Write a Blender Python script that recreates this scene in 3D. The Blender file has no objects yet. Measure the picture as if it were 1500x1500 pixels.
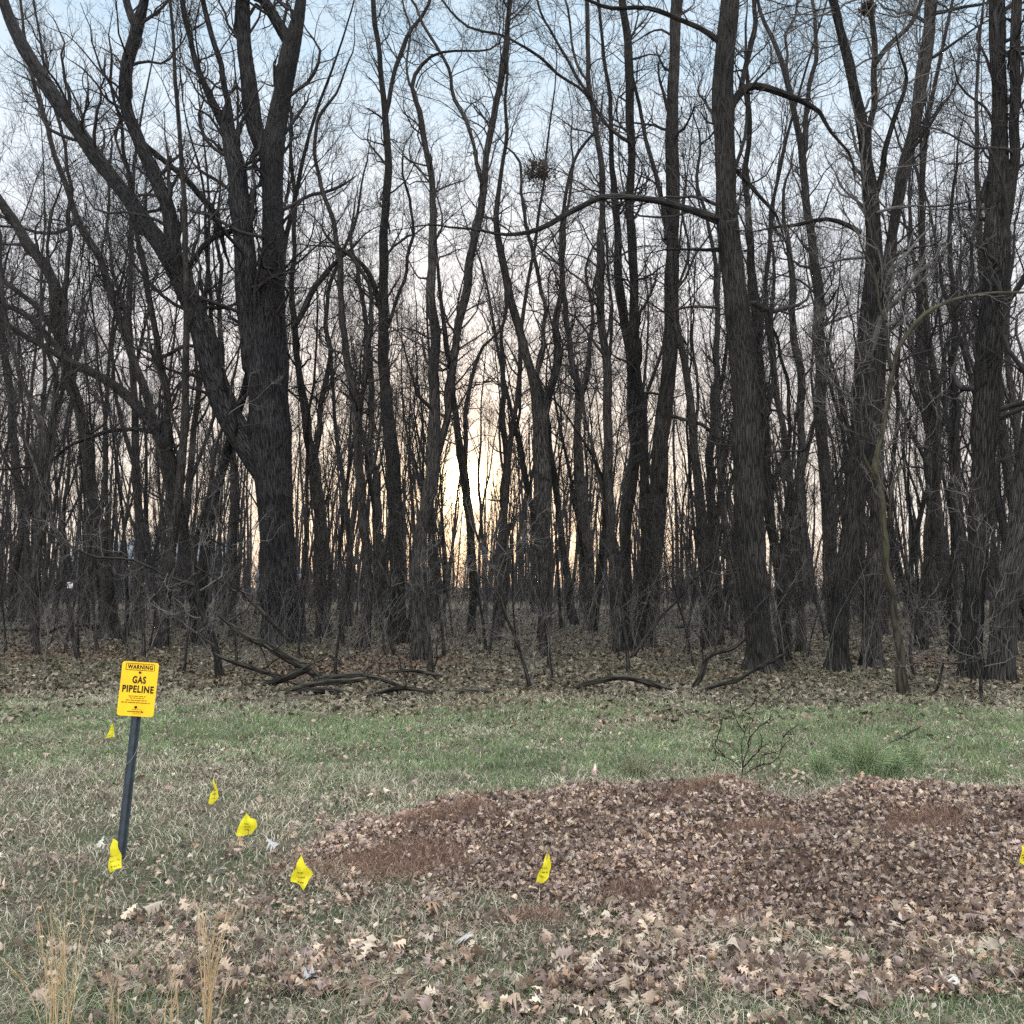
import bpy, math, random
import numpy as np
from math import radians, sin, cos, pi, atan2

random.seed(7)
RNG = np.random.default_rng(11)
S = bpy.context.scene
COL = S.collection

# ------------------------------------------------------------------ camera
F = 1333.0            # focal length in units of a 1500 px wide frame
PITCH = math.atan(110.0 / F)
EYE = 1.5
CP, SP = cos(PITCH), sin(PITCH)
cam_d = bpy.data.cameras.new("camera")
cam = bpy.data.objects.new("camera", cam_d)
COL.objects.link(cam)
cam_d.sensor_width = 36.0
cam_d.sensor_fit = 'HORIZONTAL'
cam_d.lens = 36.0 * F / 1500.0
cam_d.clip_start = 0.05
cam_d.clip_end = 3000
cam.location = (0, 0, EYE)
cam.rotation_euler = (pi / 2 + PITCH, 0, 0)
S.camera = cam


def at(px, py, d):
    """world point on the vertical plane Y = d seen in direction (px, py); also metres per pixel"""
    s = d / (F * CP - (750 - py) * SP)
    return np.array([(px - 750) * s, d, EYE + s * (F * SP + (750 - py) * CP)]), s


def ground_dist(py, z=0.0):
    s = (EYE - z) / -(F * SP + (750 - py) * CP)
    return s * (F * CP - (750 - py) * SP)


# ------------------------------------------------------------------ noise and terrain
_tabs = {}


def vnoise(x, y, scale, seed=0):
    x = np.asarray(x, float) / scale + 100.0
    y = np.asarray(y, float) / scale + 100.0
    if seed not in _tabs:
        _tabs[seed] = np.random.default_rng(seed + 500).random((256, 256))
    T = _tabs[seed]
    xi = np.floor(x).astype(int)
    yi = np.floor(y).astype(int)
    fx = x - xi
    fy = y - yi
    fx = fx * fx * (3 - 2 * fx)
    fy = fy * fy * (3 - 2 * fy)
    a = T[xi % 256, yi % 256]
    b = T[(xi + 1) % 256, yi % 256]
    c = T[xi % 256, (yi + 1) % 256]
    d = T[(xi + 1) % 256, (yi + 1) % 256]
    return (a * (1 - fx) + b * fx) * (1 - fy) + (c * (1 - fx) + d * fx) * fy


def fbm(x, y, scale, seed=0):
    return (vnoise(x, y, scale, seed) * 0.55 + vnoise(x, y, scale * 0.45, seed + 1) * 0.3
            + vnoise(x, y, scale * 0.2, seed + 2) * 0.15)


def smooth(a, b, v):
    t = np.clip((np.asarray(v, float) - a) / (b - a), 0, 1)
    return t * t * (3 - 2 * t)


def soil(x, y):
    x = np.asarray(x, float)
    y = np.asarray(y, float)
    h = (fbm(x, y, 2.5, 3) - 0.5) * 0.05
    h = h + smooth(11, 16, y) * (fbm(x, y, 4.0, 6) - 0.5) * 0.16
    return h * (1 - smooth(70, 90, y))


MX = [-1.15, -1.0, -.63, -.21, .42, 1.0, 1.3, 1.68, 2.05, 2.48, 3.15, 4.1, 5.2]
MH = [0, .03, .095, .16, .215, .285, .295, .225, .27, .315, .26, .18, 0]


def pile_h(x, y):
    x = np.asarray(x, float)
    y = np.asarray(y, float)
    e = np.interp(x, MX, MH)
    ridge = 5.55 - 0.22 * (1 - smooth(-1.1, 0.2, x)) + 0.12 * np.sin(x * 2.1) * smooth(-0.5, 0.5, x)
    ext = np.interp(x, [-1.1, -0.8, -0.4, 0.1, 0.7], [0.25, 0.55, 0.95, 1.35, 1.75])
    front = 1 - smooth(0.0, 1.0, (ridge - y) / ext)
    back = 1 - smooth(0.0, 0.8, y - ridge)
    prof = np.where(y < ridge, front, back)
    n = (fbm(x, y, 0.42, 20) - 0.46) * 0.21 * smooth(0.0, 0.12, e * prof)
    return e * prof + n


def ground(x, y):
    return soil(x, y) + np.maximum(pile_h(x, y), 0)


def g1(x, y):
    return float(ground(x, y))


# ------------------------------------------------------------------ mesh helpers
def new_obj(name, mesh, parent=None, loc=None):
    o = bpy.data.objects.new(name, mesh)
    COL.objects.link(o)
    if parent is not None:
        o.parent = parent
    if loc is not None:
        o.location = loc
    return o


def tag(o, label=None, cat=None, group=None, kind=None):
    if label:
        o["label"] = label
    if cat:
        o["category"] = cat
    if group:
        o["group"] = group
    if kind:
        o["kind"] = kind
    return o


def thing(name, label, cat, loc, group=None):
    o = new_obj(name, None, None, loc)
    o.empty_display_size = 0.1
    return tag(o, label, cat, group)


def mesh_np(name, verts, faces, mat=None, uv=None, col=None, smoothed=True):
    """faces: (n,3) or (n,4) array; uv: per loop (n*k,2); col: per vertex (n,3)"""
    me = bpy.data.meshes.new(name)
    verts = np.ascontiguousarray(verts, dtype=np.float32).reshape(-1, 3)
    faces = np.ascontiguousarray(faces, dtype=np.int32)
    nf, k = faces.shape
    me.vertices.add(len(verts))
    me.vertices.foreach_set("co", verts.ravel())
    me.loops.add(nf * k)
    me.loops.foreach_set("vertex_index", faces.ravel())
    me.polygons.add(nf)
    me.polygons.foreach_set("loop_start", np.arange(0, nf * k, k, dtype=np.int32))
    try:
        me.polygons.foreach_set("loop_total", np.full(nf, k, dtype=np.int32))
    except Exception:
        pass
    me.polygons.foreach_set("use_smooth", np.full(nf, smoothed, dtype=bool))
    if uv is not None:
        l = me.uv_layers.new(name="UVMap")
        l.data.foreach_set("uv", np.ascontiguousarray(uv, dtype=np.float32).ravel())
    if col is not None:
        a = me.attributes.new("Col", 'FLOAT_COLOR', 'POINT')
        c = np.ones((len(verts), 4), dtype=np.float32)
        c[:, :3] = col
        a.data.foreach_set("color", c.ravel())
    me.update(calc_edges=True)
    me.validate()
    if mat is not None:
        me.materials.append(mat)
    return me


def norm(v):
    return v / np.maximum(np.linalg.norm(v, axis=-1, keepdims=True), 1e-9)


def capped(P, R, mod=None):
    """close both ends of one stem with a small dome"""
    t0 = norm(P[0] - P[1])
    t1 = norm(P[-1] - P[-2])
    P2 = np.concatenate([[P[0] + t0 * R[0] * 0.75, P[0] + t0 * R[0] * 0.45], P, [P[-1] + t1 * R[-1] * 0.45, P[-1] + t1 * R[-1] * 0.75]])
    R2 = np.concatenate([[R[0] * 0.02, R[0] * 0.72], R, [R[-1] * 0.72, R[-1] * 0.02]])
    if mod is not None:
        mod = np.concatenate([mod[:1], mod[:1], mod, mod[-1:], mod[-1:]])
    return P2, R2, mod


def tubes(paths, rad, k, mod=None, uoff=0.0):
    """paths (n,M,3), rad (n,M) -> verts, quads, uv (per loop)"""
    n, M, _ = paths.shape
    t = norm(np.gradient(paths, axis=1))
    mean = norm(paths[:, -1] - paths[:, 0])
    ref = np.where(np.abs(mean[:, 1:2]) < 0.8, np.array([[0, 1.0, 0]]), np.array([[1.0, 0, 0]]))
    ref = np.repeat(ref[:, None, :], M, axis=1)
    u = norm(np.cross(t, ref))
    v = np.cross(t, u)
    ang = np.arange(k) * 2 * pi / k
    r = rad[:, :, None] * np.ones(k)[None, None, :]
    if mod is not None:
        r = r * mod
    V = (paths[:, :, None, :] + r[..., None] * (np.cos(ang)[None, None, :, None] * u[:, :, None, :]
                                                 + np.sin(ang)[None, None, :, None] * v[:, :, None, :]))
    idx = np.arange(n * M * k).reshape(n, M, k)
    a = idx[:, :-1, :]
    b = np.roll(idx, -1, axis=2)[:, :-1, :]
    c = np.roll(idx, -1, axis=2)[:, 1:, :]
    d = idx[:, 1:, :]
    Q = np.stack([a, b, c, d], axis=-1).reshape(-1, 4)
    seg = np.linalg.norm(np.diff(paths, axis=1), axis=2)
    L = np.concatenate([np.zeros((n, 1)), np.cumsum(seg, axis=1)], axis=1)
    off = RNG.random((n, 1)) * 50 + uoff
    circ = rad.max(axis=1)[:, None] * 2 * pi
    U0 = off[..., None] + (np.arange(k)[None, None, :] / k) * circ[:, :, None] + np.zeros((n, M - 1, k))
    U1 = off[..., None] + ((np.arange(k) + 1)[None, None, :] / k) * circ[:, :, None] + np.zeros((n, M - 1, k))
    V0 = (L[:, :-1] + off)[..., None] + np.zeros((1, 1, k))
    V1 = (L[:, 1:] + off)[..., None] + np.zeros((1, 1, k))
    UV = np.stack([np.stack([U0, V0], -1), np.stack([U1, V0], -1), np.stack([U1, V1], -1), np.stack([U0, V1], -1)], axis=-2)
    return V.reshape(-1, 3), Q, UV.reshape(-1, 2)


def join(parts):
    vs, fs, us = [], [], []
    o = 0
    for v, f, u in parts:
        vs.append(v)
        fs.append(f + o)
        us.append(u)
        o += len(v)
    return np.concatenate(vs), np.concatenate(fs), np.concatenate(us)


def resample(pts, M, sm=True):
    pts = np.asarray(pts, float)
    seg = np.linalg.norm(np.diff(pts[:, :2], axis=0), axis=1)
    L = np.concatenate([[0], np.cumsum(seg)])
    t = np.linspace(0, L[-1], M)
    out = np.stack([np.interp(t, L, pts[:, i]) for i in range(pts.shape[1])], axis=1)
    if sm:
        for _ in range(2):
            out[1:-1] = out[1:-1] * 0.5 + (out[:-2] + out[2:]) * 0.25
    return out


def grow(par, prad, per, t0, t1, ang, lens, rfrac, M, wig, up, rng, rmin=0.0, tap=0.85, base=None, lshape=0.45):
    """children of every parent path, vectorised; lens: (n,) child length for each parent"""
    n, Mp, _ = par.shape
    pi_ = np.repeat(np.arange(n), per)
    N = len(pi_)
    t = t0 + (t1 - t0) * rng.random(N)
    f = t * (Mp - 1)
    i = np.minimum(f.astype(int), Mp - 2)
    w = (f - i)[:, None]
    p = par[pi_, i] * (1 - w) + par[pi_, i + 1] * w
    tg = norm(par[pi_, i + 1] - par[pi_, i])
    r0 = prad[pi_, i] * (1 - w[:, 0]) + prad[pi_, i + 1] * w[:, 0]
    rv = rng.normal(size=(N, 3))
    rv = norm(rv - (rv * tg).sum(1, keepdims=True) * tg)
    a = np.radians(rng.normal(ang[0], ang[1], N))[:, None]
    d = tg * np.cos(a) + rv * np.sin(a)
    L = lens[pi_] * (1 - lshape * t) * rng.uniform(0.55, 1.25, N)
    r = np.maximum(r0 * rfrac * rng.uniform(0.6, 1.15, N), rmin)
    P = np.zeros((N, M, 3))
    P[:, 0] = p
    st = (L / (M - 1))[:, None]
    for k in range(1, M):
        d = norm(d + rng.normal(size=(N, 3)) * wig + np.array([0, 0, up]))
        P[:, k] = P[:, k - 1] + d * st
    s = np.linspace(0, 1, M)[None, :]
    R = np.maximum(r[:, None] * (1 - tap * s), rmin * 0.6)
    return P, R, L


# ------------------------------------------------------------------ materials
def new_mat(name):
    m = bpy.data.materials.new(name)
    m.use_nodes = True
    nt = m.node_tree
    b = nt.nodes["Principled BSDF"]
    b.inputs["Roughness"].default_value = 0.9
    b.inputs["Specular IOR Level"].default_value = 0.15
    return m, nt, b


def N(nt, typ, **kw):
    n = nt.nodes.new(typ)
    for k, v in kw.items():
        if k in n.inputs:
            n.inputs[k].default_value = v
        else:
            setattr(n, k, v)
    return n


def ramp(nt, stops):
    r = nt.nodes.new("ShaderNodeValToRGB")
    e = r.color_ramp.elements
    while len(e) > 1:
        e.remove(e[-1])
    e[0].position = stops[0][0]
    e[0].color = (*stops[0][1], 1)
    for p, c in stops[1:]:
        x = e.new(p)
        x.color = (*c, 1)
    return r


def bark(name, dark, light, moss=None, su=38.0, sv=4.0, bump=1.0, plate=False):
    m, nt, b = new_mat(name)
    L = nt.links
    uv = N(nt, "ShaderNodeUVMap")
    mp = N(nt, "ShaderNodeMapping")
    mp.inputs["Scale"].default_value = (su, sv, 1)
    L.new(uv.outputs[0], mp.inputs[0])
    n1 = N(nt, "ShaderNodeTexNoise", Scale=1.0, Detail=5.0, Roughness=0.62, Distortion=0.6)
    L.new(mp.outputs[0], n1.inputs["Vector"])
    v1 = N(nt, "ShaderNodeTexVoronoi", Scale=0.7, feature='DISTANCE_TO_EDGE')
    L.new(mp.outputs[0], v1.inputs["Vector"])
    mul = N(nt, "ShaderNodeMath", operation='MULTIPLY')
    sm = N(nt, "ShaderNodeMapRange")
    sm.inputs["From Max"].default_value = 0.22
    sm.inputs["To Min"].default_value = 0.35
    L.new(v1.outputs["Distance"], sm.inputs["Value"])
    L.new(n1.outputs["Fac"], mul.inputs[0])
    L.new(sm.outputs[0], mul.inputs[1])
    r = ramp(nt, [(0.20, dark), (0.36, tuple(0.5 * (p_ + q_) for p_, q_ in zip(dark, light))), (0.62, light)])
    L.new(mul.outputs[0], r.inputs[0])
    # broad patches along the trunk
    big = N(nt, "ShaderNodeTexNoise", Scale=1.1, Detail=3.0)
    tc = N(nt, "ShaderNodeTexCoord")
    L.new(tc.outputs["Object"], big.inputs["Vector"])
    rr = ramp(nt, [(0.35, (0.55, 0.55, 0.56)), (0.68, (1.25, 1.22, 1.15))])
    L.new(big.outputs["Fac"], rr.inputs[0])
    mx = N(nt, "ShaderNodeMixRGB", blend_type='MULTIPLY', Fac=1.0)
    L.new(r.outputs[0], mx.inputs[1])
    L.new(rr.outputs[0], mx.inputs[2])
    out = mx.outputs[0]
    if moss:
        nm = N(nt, "ShaderNodeTexNoise", Scale=2.3, Detail=5.0)
        L.new(tc.outputs["Object"], nm.inputs["Vector"])
        rm = ramp(nt, [(moss[1], (0, 0, 0)), (moss[1] + 0.14, (1, 1, 1))])
        L.new(nm.outputs["Fac"], rm.inputs[0])
        mm = N(nt, "ShaderNodeMixRGB", blend_type='MIX')
        mm.inputs[2].default_value = (*moss[0], 1)
        L.new(rm.outputs[0], mm.inputs[0])
        L.new(out, mm.inputs[1])
        out = mm.outputs[0]
    oi = N(nt, "ShaderNodeObjectInfo")
    vr = N(nt, "ShaderNodeMapRange")
    vr.inputs["To Min"].default_value = 0.68
    vr.inputs["To Max"].default_value = 1.08
    L.new(oi.outputs["Random"], vr.inputs["Value"])
    hs = N(nt, "ShaderNodeHueSaturation")
    L.new(vr.outputs[0], hs.inputs["Value"])
    L.new(out, hs.inputs["Color"])
    L.new(hs.outputs[0], b.inputs["Base Color"])
    bp = N(nt, "ShaderNodeBump", Strength=bump, Distance=0.03)
    L.new(mul.outputs[0], bp.inputs["Height"])
    L.new(bp.outputs[0], b.inputs["Normal"])
    return m


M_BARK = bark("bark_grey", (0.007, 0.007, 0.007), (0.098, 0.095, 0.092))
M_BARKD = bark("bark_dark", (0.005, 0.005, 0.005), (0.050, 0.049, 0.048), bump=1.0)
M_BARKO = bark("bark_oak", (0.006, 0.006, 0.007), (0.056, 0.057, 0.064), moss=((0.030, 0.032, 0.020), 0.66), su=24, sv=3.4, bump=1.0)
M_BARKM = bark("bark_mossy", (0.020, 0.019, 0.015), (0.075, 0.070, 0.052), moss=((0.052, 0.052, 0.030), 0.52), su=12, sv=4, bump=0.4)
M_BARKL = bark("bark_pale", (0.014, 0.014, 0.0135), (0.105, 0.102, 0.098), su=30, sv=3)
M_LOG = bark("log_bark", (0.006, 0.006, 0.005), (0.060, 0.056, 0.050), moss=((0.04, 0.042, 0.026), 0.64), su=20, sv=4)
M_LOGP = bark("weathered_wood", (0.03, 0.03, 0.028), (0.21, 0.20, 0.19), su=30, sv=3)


def plain(name, c, rough=0.85, spec=0.2, var=0.25, scale=30.0):
    m, nt, b = new_mat(name)
    L = nt.links
    n = N(nt, "ShaderNodeTexNoise", Scale=scale, Detail=4.0)
    tc = N(nt, "ShaderNodeTexCoord")
    L.new(tc.outputs["Object"], n.inputs["Vector"])
    lo = tuple(x * (1 - var) for x in c)
    hi = tuple(min(1, x * (1 + var)) for x in c)
    r = ramp(nt, [(0.3, lo), (0.7, hi)])
    L.new(n.outputs["Fac"], r.inputs[0])
    L.new(r.outputs[0], b.inputs["Base Color"])
    b.inputs["Roughness"].default_value = rough
    b.inputs["Specular IOR Level"].default_value = spec
    return m


M_TWIG = plain("twig_bark", (0.024, 0.022, 0.023), var=0.4, scale=3.0)
M_TWIGG = plain("twig_grey", (0.085, 0.082, 0.080), var=0.45, scale=2.0)


def col_mat(name, trans=0.0, rough=0.8, spec=0.2):
    m, nt, b = new_mat(name)
    a = N(nt, "ShaderNodeAttribute", attribute_name="Col")
    nt.links.new(a.outputs["Color"], b.inputs["Base Color"])
    b.inputs["Roughness"].default_value = rough
    b.inputs["Specular IOR Level"].default_value = spec
    if trans > 0:
        t = N(nt, "ShaderNodeBsdfTranslucent")
        nt.links.new(a.outputs["Color"], t.inputs["Color"])
        mx = N(nt, "ShaderNodeMixShader", Fac=trans)
        nt.links.new(b.outputs[0], mx.inputs[1])
        nt.links.new(t.outputs[0], mx.inputs[2])
        nt.links.new(mx.outputs[0], nt.nodes["Material Output"].inputs[0])
    return m


M_LEAF = col_mat("dry_leaf", trans=0.18, rough=0.6, spec=0.35)
M_GRASS = col_mat("grass_blade", trans=0.25, rough=0.7)

# ground material: soil, thatch, leaf litter by position
m, nt, b = new_mat("ground_soil")
L = nt.links
tc = N(nt, "ShaderNodeTexCoord")
n1 = N(nt, "ShaderNodeTexNoise", Scale=1.3, Detail=6.0, Roughness=0.65)
n2 = N(nt, "ShaderNodeTexNoise", Scale=38.0, Detail=6.0, Roughness=0.7)
L.new(tc.outputs["Object"], n1.inputs["Vector"])
L.new(tc.outputs["Object"], n2.inputs["Vector"])
ra = ramp(nt, [(0.3, (0.020, 0.018, 0.012)), (0.55, (0.075, 0.066, 0.045)), (0.78, (0.18, 0.16, 0.12))])
rb = ramp(nt, [(0.3, (0.018, 0.024, 0.012)), (0.55, (0.05, 0.065, 0.034)), (0.8, (0.15, 0.15, 0.10))])
L.new(n2.outputs["Fac"], ra.inputs[0])
L.new(n2.outputs["Fac"], rb.inputs[0])
mk = ramp(nt, [(0.42, (0, 0, 0)), (0.58, (1, 1, 1))])
L.new(n1.outputs["Fac"], mk.inputs[0])
mx = N(nt, "ShaderNodeMixRGB")
L.new(mk.outputs[0], mx.inputs[0])
L.new(ra.outputs[0], mx.inputs[1])
L.new(rb.outputs[0], mx.inputs[2])
# woodland floor: grey-brown litter
sx = N(nt, "ShaderNodeSeparateXYZ")
L.new(tc.outputs["Object"], sx.inputs[0])
mr = N(nt, "ShaderNodeMapRange")
mr.inputs["From Min"].default_value = 10.6
mr.inputs["From Max"].default_value = 12.8
L.new(sx.outputs["Y"], mr.inputs["Value"])
rw = ramp(nt, [(0.3, (0.020, 0.017, 0.013)), (0.6, (0.080, 0.068, 0.050)), (0.8, (0.18, 0.16, 0.13))])
L.new(n2.outputs["Fac"], rw.inputs[0])
m2 = N(nt, "ShaderNodeMixRGB")
L.new(mr.outputs[0], m2.inputs[0])
L.new(mx.outputs[0], m2.inputs[1])
L.new(rw.outputs[0], m2.inputs[2])
L.new(m2.outputs[0], b.inputs["Base Color"])
bp = N(nt, "ShaderNodeBump", Strength=0.9, Distance=0.03)
L.new(n2.outputs["Fac"], bp.inputs["Height"])
L.new(bp.outputs[0], b.inputs["Normal"])
M_GROUND = m

# ------------------------------------------------------------------ ground sheet
ys = np.concatenate([np.linspace(-12, 2.2, 18), np.linspace(2.4, 13, 130), np.linspace(13.3, 45, 90),
                     np.linspace(46, 100, 30), [130, 200, 350, 600, 1200, 2400]])
xs = np.concatenate([[-1500, -700, -300, -150, -80], np.linspace(-55, -9, 50), np.linspace(-8.6, 8.6, 175),
                     np.linspace(9, 55, 50), [80, 150, 300, 700, 1500]])
X, Y = np.meshgrid(xs, ys)
Z = soil(X, Y)
V = np.stack([X, Y, Z], -1).reshape(-1, 3)
ny, nx = X.shape
ii = np.arange(ny * nx).reshape(ny, nx)
Q = np.stack([ii[:-1, :-1], ii[:-1, 1:], ii[1:, 1:], ii[1:, :-1]], -1).reshape(-1, 4)
g = new_obj("ground", mesh_np("ground", V, Q, M_GROUND))
tag(g, kind="structure")


# ------------------------------------------------------------------ scatter helpers
def in_view(n, d0, d1, rng, margin=0.62, power=1.0, bias=0.0):
    """random ground points seen by the photograph, uniform in area (bias>0: more of them near)"""
    u = rng.random(n)
    if bias == 0:
        y = np.sqrt(d0 ** 2 + u * (d1 ** 2 - d0 ** 2))
    else:
        e = 2 - bias
        y = (d0 ** e + u * (d1 ** e - d0 ** e)) ** (1 / e) if abs(e) > 1e-6 else d0 * (d1 / d0) ** u
    x = (rng.random(n) * 2 - 1) * (margin * y + 0.3)
    return x, y


def blades(x, y, z, h, w, lean, col, rng, tipcol=None):
    """three-point bent blades: 5 verts, 2 quads (last one closes to the tip)"""
    n = len(x)
    a = rng.random(n) * 2 * pi
    f = rng.random(n) * 2 * pi
    dx, dy = np.cos(a), np.sin(a)
    wx, wy = np.cos(f), np.sin(f)
    base = np.stack([x, y, z - 0.005], -1)
    wv = np.stack([wx, wy, np.zeros(n)], -1) * (w / 2)[:, None]
    le = lean
    m1 = base + np.stack([dx * h * np.sin(le * 0.45) * 0.5, dy * h * np.sin(le * 0.45) * 0.5, h * np.cos(le * 0.45) * 0.5], -1)
    tip = m1 + np.stack([dx * h * np.sin(le) * 0.5, dy * h * np.sin(le) * 0.5, h * np.cos(le) * 0.5], -1)
    tip[:, 2] = np.maximum(tip[:, 2], z + 0.004)
    V = np.stack([base - wv, base + wv, m1 + wv * 0.8, m1 - wv * 0.8, tip + wv * 0.15, tip - wv * 0.15], 1)
    i = np.arange(n)[:, None] * 6
    Q = np.concatenate([i + np.array([[0, 1, 2, 3]]), i + np.array([[3, 2, 4, 5]])], 0)
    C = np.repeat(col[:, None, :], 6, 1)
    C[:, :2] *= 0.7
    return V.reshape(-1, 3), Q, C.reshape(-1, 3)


def leaf_protos(kind, n, rng):
    out = []
    for _ in range(n):
        if kind == 'oak':
            tt = np.array([0, .10, .17, .25, .33, .40, .50, .57, .68, .74, .84, .92, 1.0])
            ww = np.array([.015, .03, .20, .06, .10, .36, .09, .13, .40, .12, .24, .10, .01])
            sh = np.array([0, 0, .07, 0, 0, .10, 0, 0, .11, 0, .08, .03, 0])
        elif kind == 'plain':
            tt = np.array([0, .12, .3, .5, .7, .88, 1.0])
            ww = np.array([.015, .10, .24, .28, .22, .10, .01])
            sh = np.zeros(7)
        else:
            tt = np.array([0, .5, 1.0])
            ww = np.array([.05, .30, .03])
            sh = np.zeros(3)
        ww = ww * rng.uniform(0.75, 1.2)
        m = len(tt)
        lw = ww * rng.uniform(0.8, 1.15, m)
        rw = ww * rng.uniform(0.8, 1.15, m)
        if kind == 'oak' and rng.random() < 0.4:      # torn or broken leaf
            cut = rng.integers(3, 7)
            ww[-cut:] = ww[-cut:] * np.linspace(0.6, 0.05, cut)
            ww[rng.integers(2, 9)] *= 0.2
        bend = rng.uniform(-2.2, 3.2)
        cup = rng.uniform(-0.5, 1.3)
        tw = rng.uniform(-0.9, 0.9)

        def place(t, w, s):
            # bend along the midrib
            tt_ = t + (s if w != 0 else 0)
            if abs(bend) > 0.05:
                xx = np.sin(bend * (tt_ - 0.5)) / bend
                zz = (1 - np.cos(bend * (tt_ - 0.5))) / bend
            else:
                xx, zz = tt_ - 0.5, 0
            yy = w
            z2 = cup * w * w * 2.2
            c, s_ = cos(tw * (t - 0.5)), sin(tw * (t - 0.5))
            return (xx, yy * c - z2 * s_, zz + yy * s_ + z2 * c)
        V = []
        for k in range(m):
            V.append(place(tt[k], -lw[k], sh[k] * rng.uniform(.6, 1.2)))
            V.append(place(tt[k], 0, 0))
            V.append(place(tt[k], rw[k], sh[k] * rng.uniform(.6, 1.2)))
        Q = []
        for k in range(m - 1):
            a = k * 3
            Q.append((a, a + 3, a + 4, a + 1))
            Q.append((a + 1, a + 4, a + 5, a + 2))
        out.append((np.array(V), np.array(Q)))
    return out


def scatter_leaves(x, y, z, size, tilt, col, protos, rng):
    Vs, Qs, Cs = [], [], []
    o = 0
    pick = rng.integers(0, len(protos), len(x))
    for k, (PV, PQ) in enumerate(protos):
        s = np.where(pick == k)[0]
        if len(s) == 0:
            continue
        n = len(s)
        yaw = rng.random(n) * 2 * pi
        roll = rng.normal(0, 1, n) * tilt[s]
        pit = rng.normal(0, 1, n) * tilt[s]
        flip = np.where(rng.random(n) < 0.5, 1.0, -1.0)
        P = PV[None] * size[s][:, None, None]
        P = P * np.stack([np.ones(n), np.ones(n), flip], -1)[:, None, :]
        px, py, pz = P[..., 0], P[..., 1], P[..., 2]
        cr, sr = np.cos(roll)[:, None], np.sin(roll)[:, None]
        py, pz = py * cr - pz * sr, py * sr + pz * cr
        cq, sq = np.cos(pit)[:, None], np.sin(pit)[:, None]
        px, pz = px * cq + pz * sq, -px * sq + pz * cq
        cy, sy = np.cos(yaw)[:, None], np.sin(yaw)[:, None]
        px, py = px * cy - py * sy, px * sy + py * cy
        low = pz.min(axis=1, keepdims=True)
        sink = 0.25 * (pz.max(axis=1, keepdims=True) - low)
        W = np.stack([px + x[s][:, None], py + y[s][:, None], pz - low - sink + z[s][:, None]], -1)
        m = PV.shape[0]
        Vs.append(W.reshape(-1, 3))
        Qs.append((PQ[None] + (np.arange(n) * m)[:, None, None] + o).reshape(-1, 4))
        c = np.repeat(col[s][:, None, :], m, 1)
        c[:, 1::3] *= 0.82          # darker midrib
        Cs.append(c.reshape(-1, 3))
        o += n * m
    return np.concatenate(Vs), np.concatenate(Qs), np.concatenate(Cs)


def palette(n, cols, wts, rng, var=0.18):
    cols = np.array(cols)
    i = rng.choice(len(cols), n, p=np.array(wts) / sum(wts))
    c = cols[i] * np.exp(rng.normal(0, var, (n, 1)))
    m_ = c.max(axis=1, keepdims=True)
    return c * np.minimum(1, 0.44 / np.maximum(m_, 1e-3))


rng = np.random.default_rng(21)
OAK = leaf_protos('oak', 26, rng)
PLN = leaf_protos('plain', 14, rng)
TINY = leaf_protos('tiny', 8, rng)
LEAFC = [(0.42, 0.33, 0.25), (0.27, 0.20, 0.155), (0.12, 0.083, 0.066), (0.58, 0.50, 0.40), (0.235, 0.18, 0.165), (0.33, 0.215, 0.145)]

# ------------------------------------------------------------------ lawn grass
def lawn_fields(x, y):
    green = fbm(x, y, 1.6, 31) * 0.8 + 0.42 * smooth(6.3, 8.2, y) * (1 - smooth(10.9, 12.4, y)) - 0.05
    bare = fbm(x, y, 0.9, 41)
    return green, bare


x, y = in_view(460000, 2.75, 13.2, rng, bias=0.95)
green, bare = lawn_fields(x, y)
keep = rng.random(len(x)) < np.clip(0.35 + 1.4 * green - 0.5 * bare, 0.12, 1) * (1 - 0.88 * smooth(10.2, 13.4, y + (fbm(x, y, 1.7, 45) - 0.5) * 5))
keep &= pile_h(x, y) < 0.03 + 0.05 * rng.random(len(x)) ** 2
x, y, green = x[keep], y[keep], green[keep]
n = len(x)
isg = rng.random(n) < np.clip(0.14 + (green - 0.40) * 1.7 + (vnoise(x, y, 0.45, 33) - 0.5) * 0.5, 0.06, 0.80)
cg = palette(n, [(0.115, 0.175, 0.080), (0.155, 0.215, 0.098), (0.09, 0.14, 0.08), (0.195, 0.235, 0.12)], [3, 3, 3, 2], rng)
cs = palette(n, [(0.38, 0.355, 0.275), (0.27, 0.25, 0.195), (0.50, 0.47, 0.385), (0.15, 0.135, 0.10)], [4, 4, 1.5, 4], rng)
c = np.where(isg[:, None], cg, cs)
h = np.where(isg, rng.uniform(0.03, 0.085, n), rng.uniform(0.03, 0.11, n)) * (0.75 + 0.03 * y)
w = rng.uniform(0.0013, 0.0030, n) * (0.40 + y * 0.22)
lean = np.where(isg, rng.uniform(0.2, 1.3, n), rng.uniform(1.0, 1.75, n))
c = c * (0.72 + 0.85 * fbm(x, y, 0.35, 99))[:, None]
h = h * (0.55 + 0.95 * vnoise(x, y, 0.22, 97))
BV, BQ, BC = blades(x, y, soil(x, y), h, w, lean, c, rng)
tag(new_obj("grass", mesh_np("grass", BV, BQ, M_GRASS, col=BC)), "short patchy green and straw coloured grass on the verge", "grass", kind="stuff")

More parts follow.
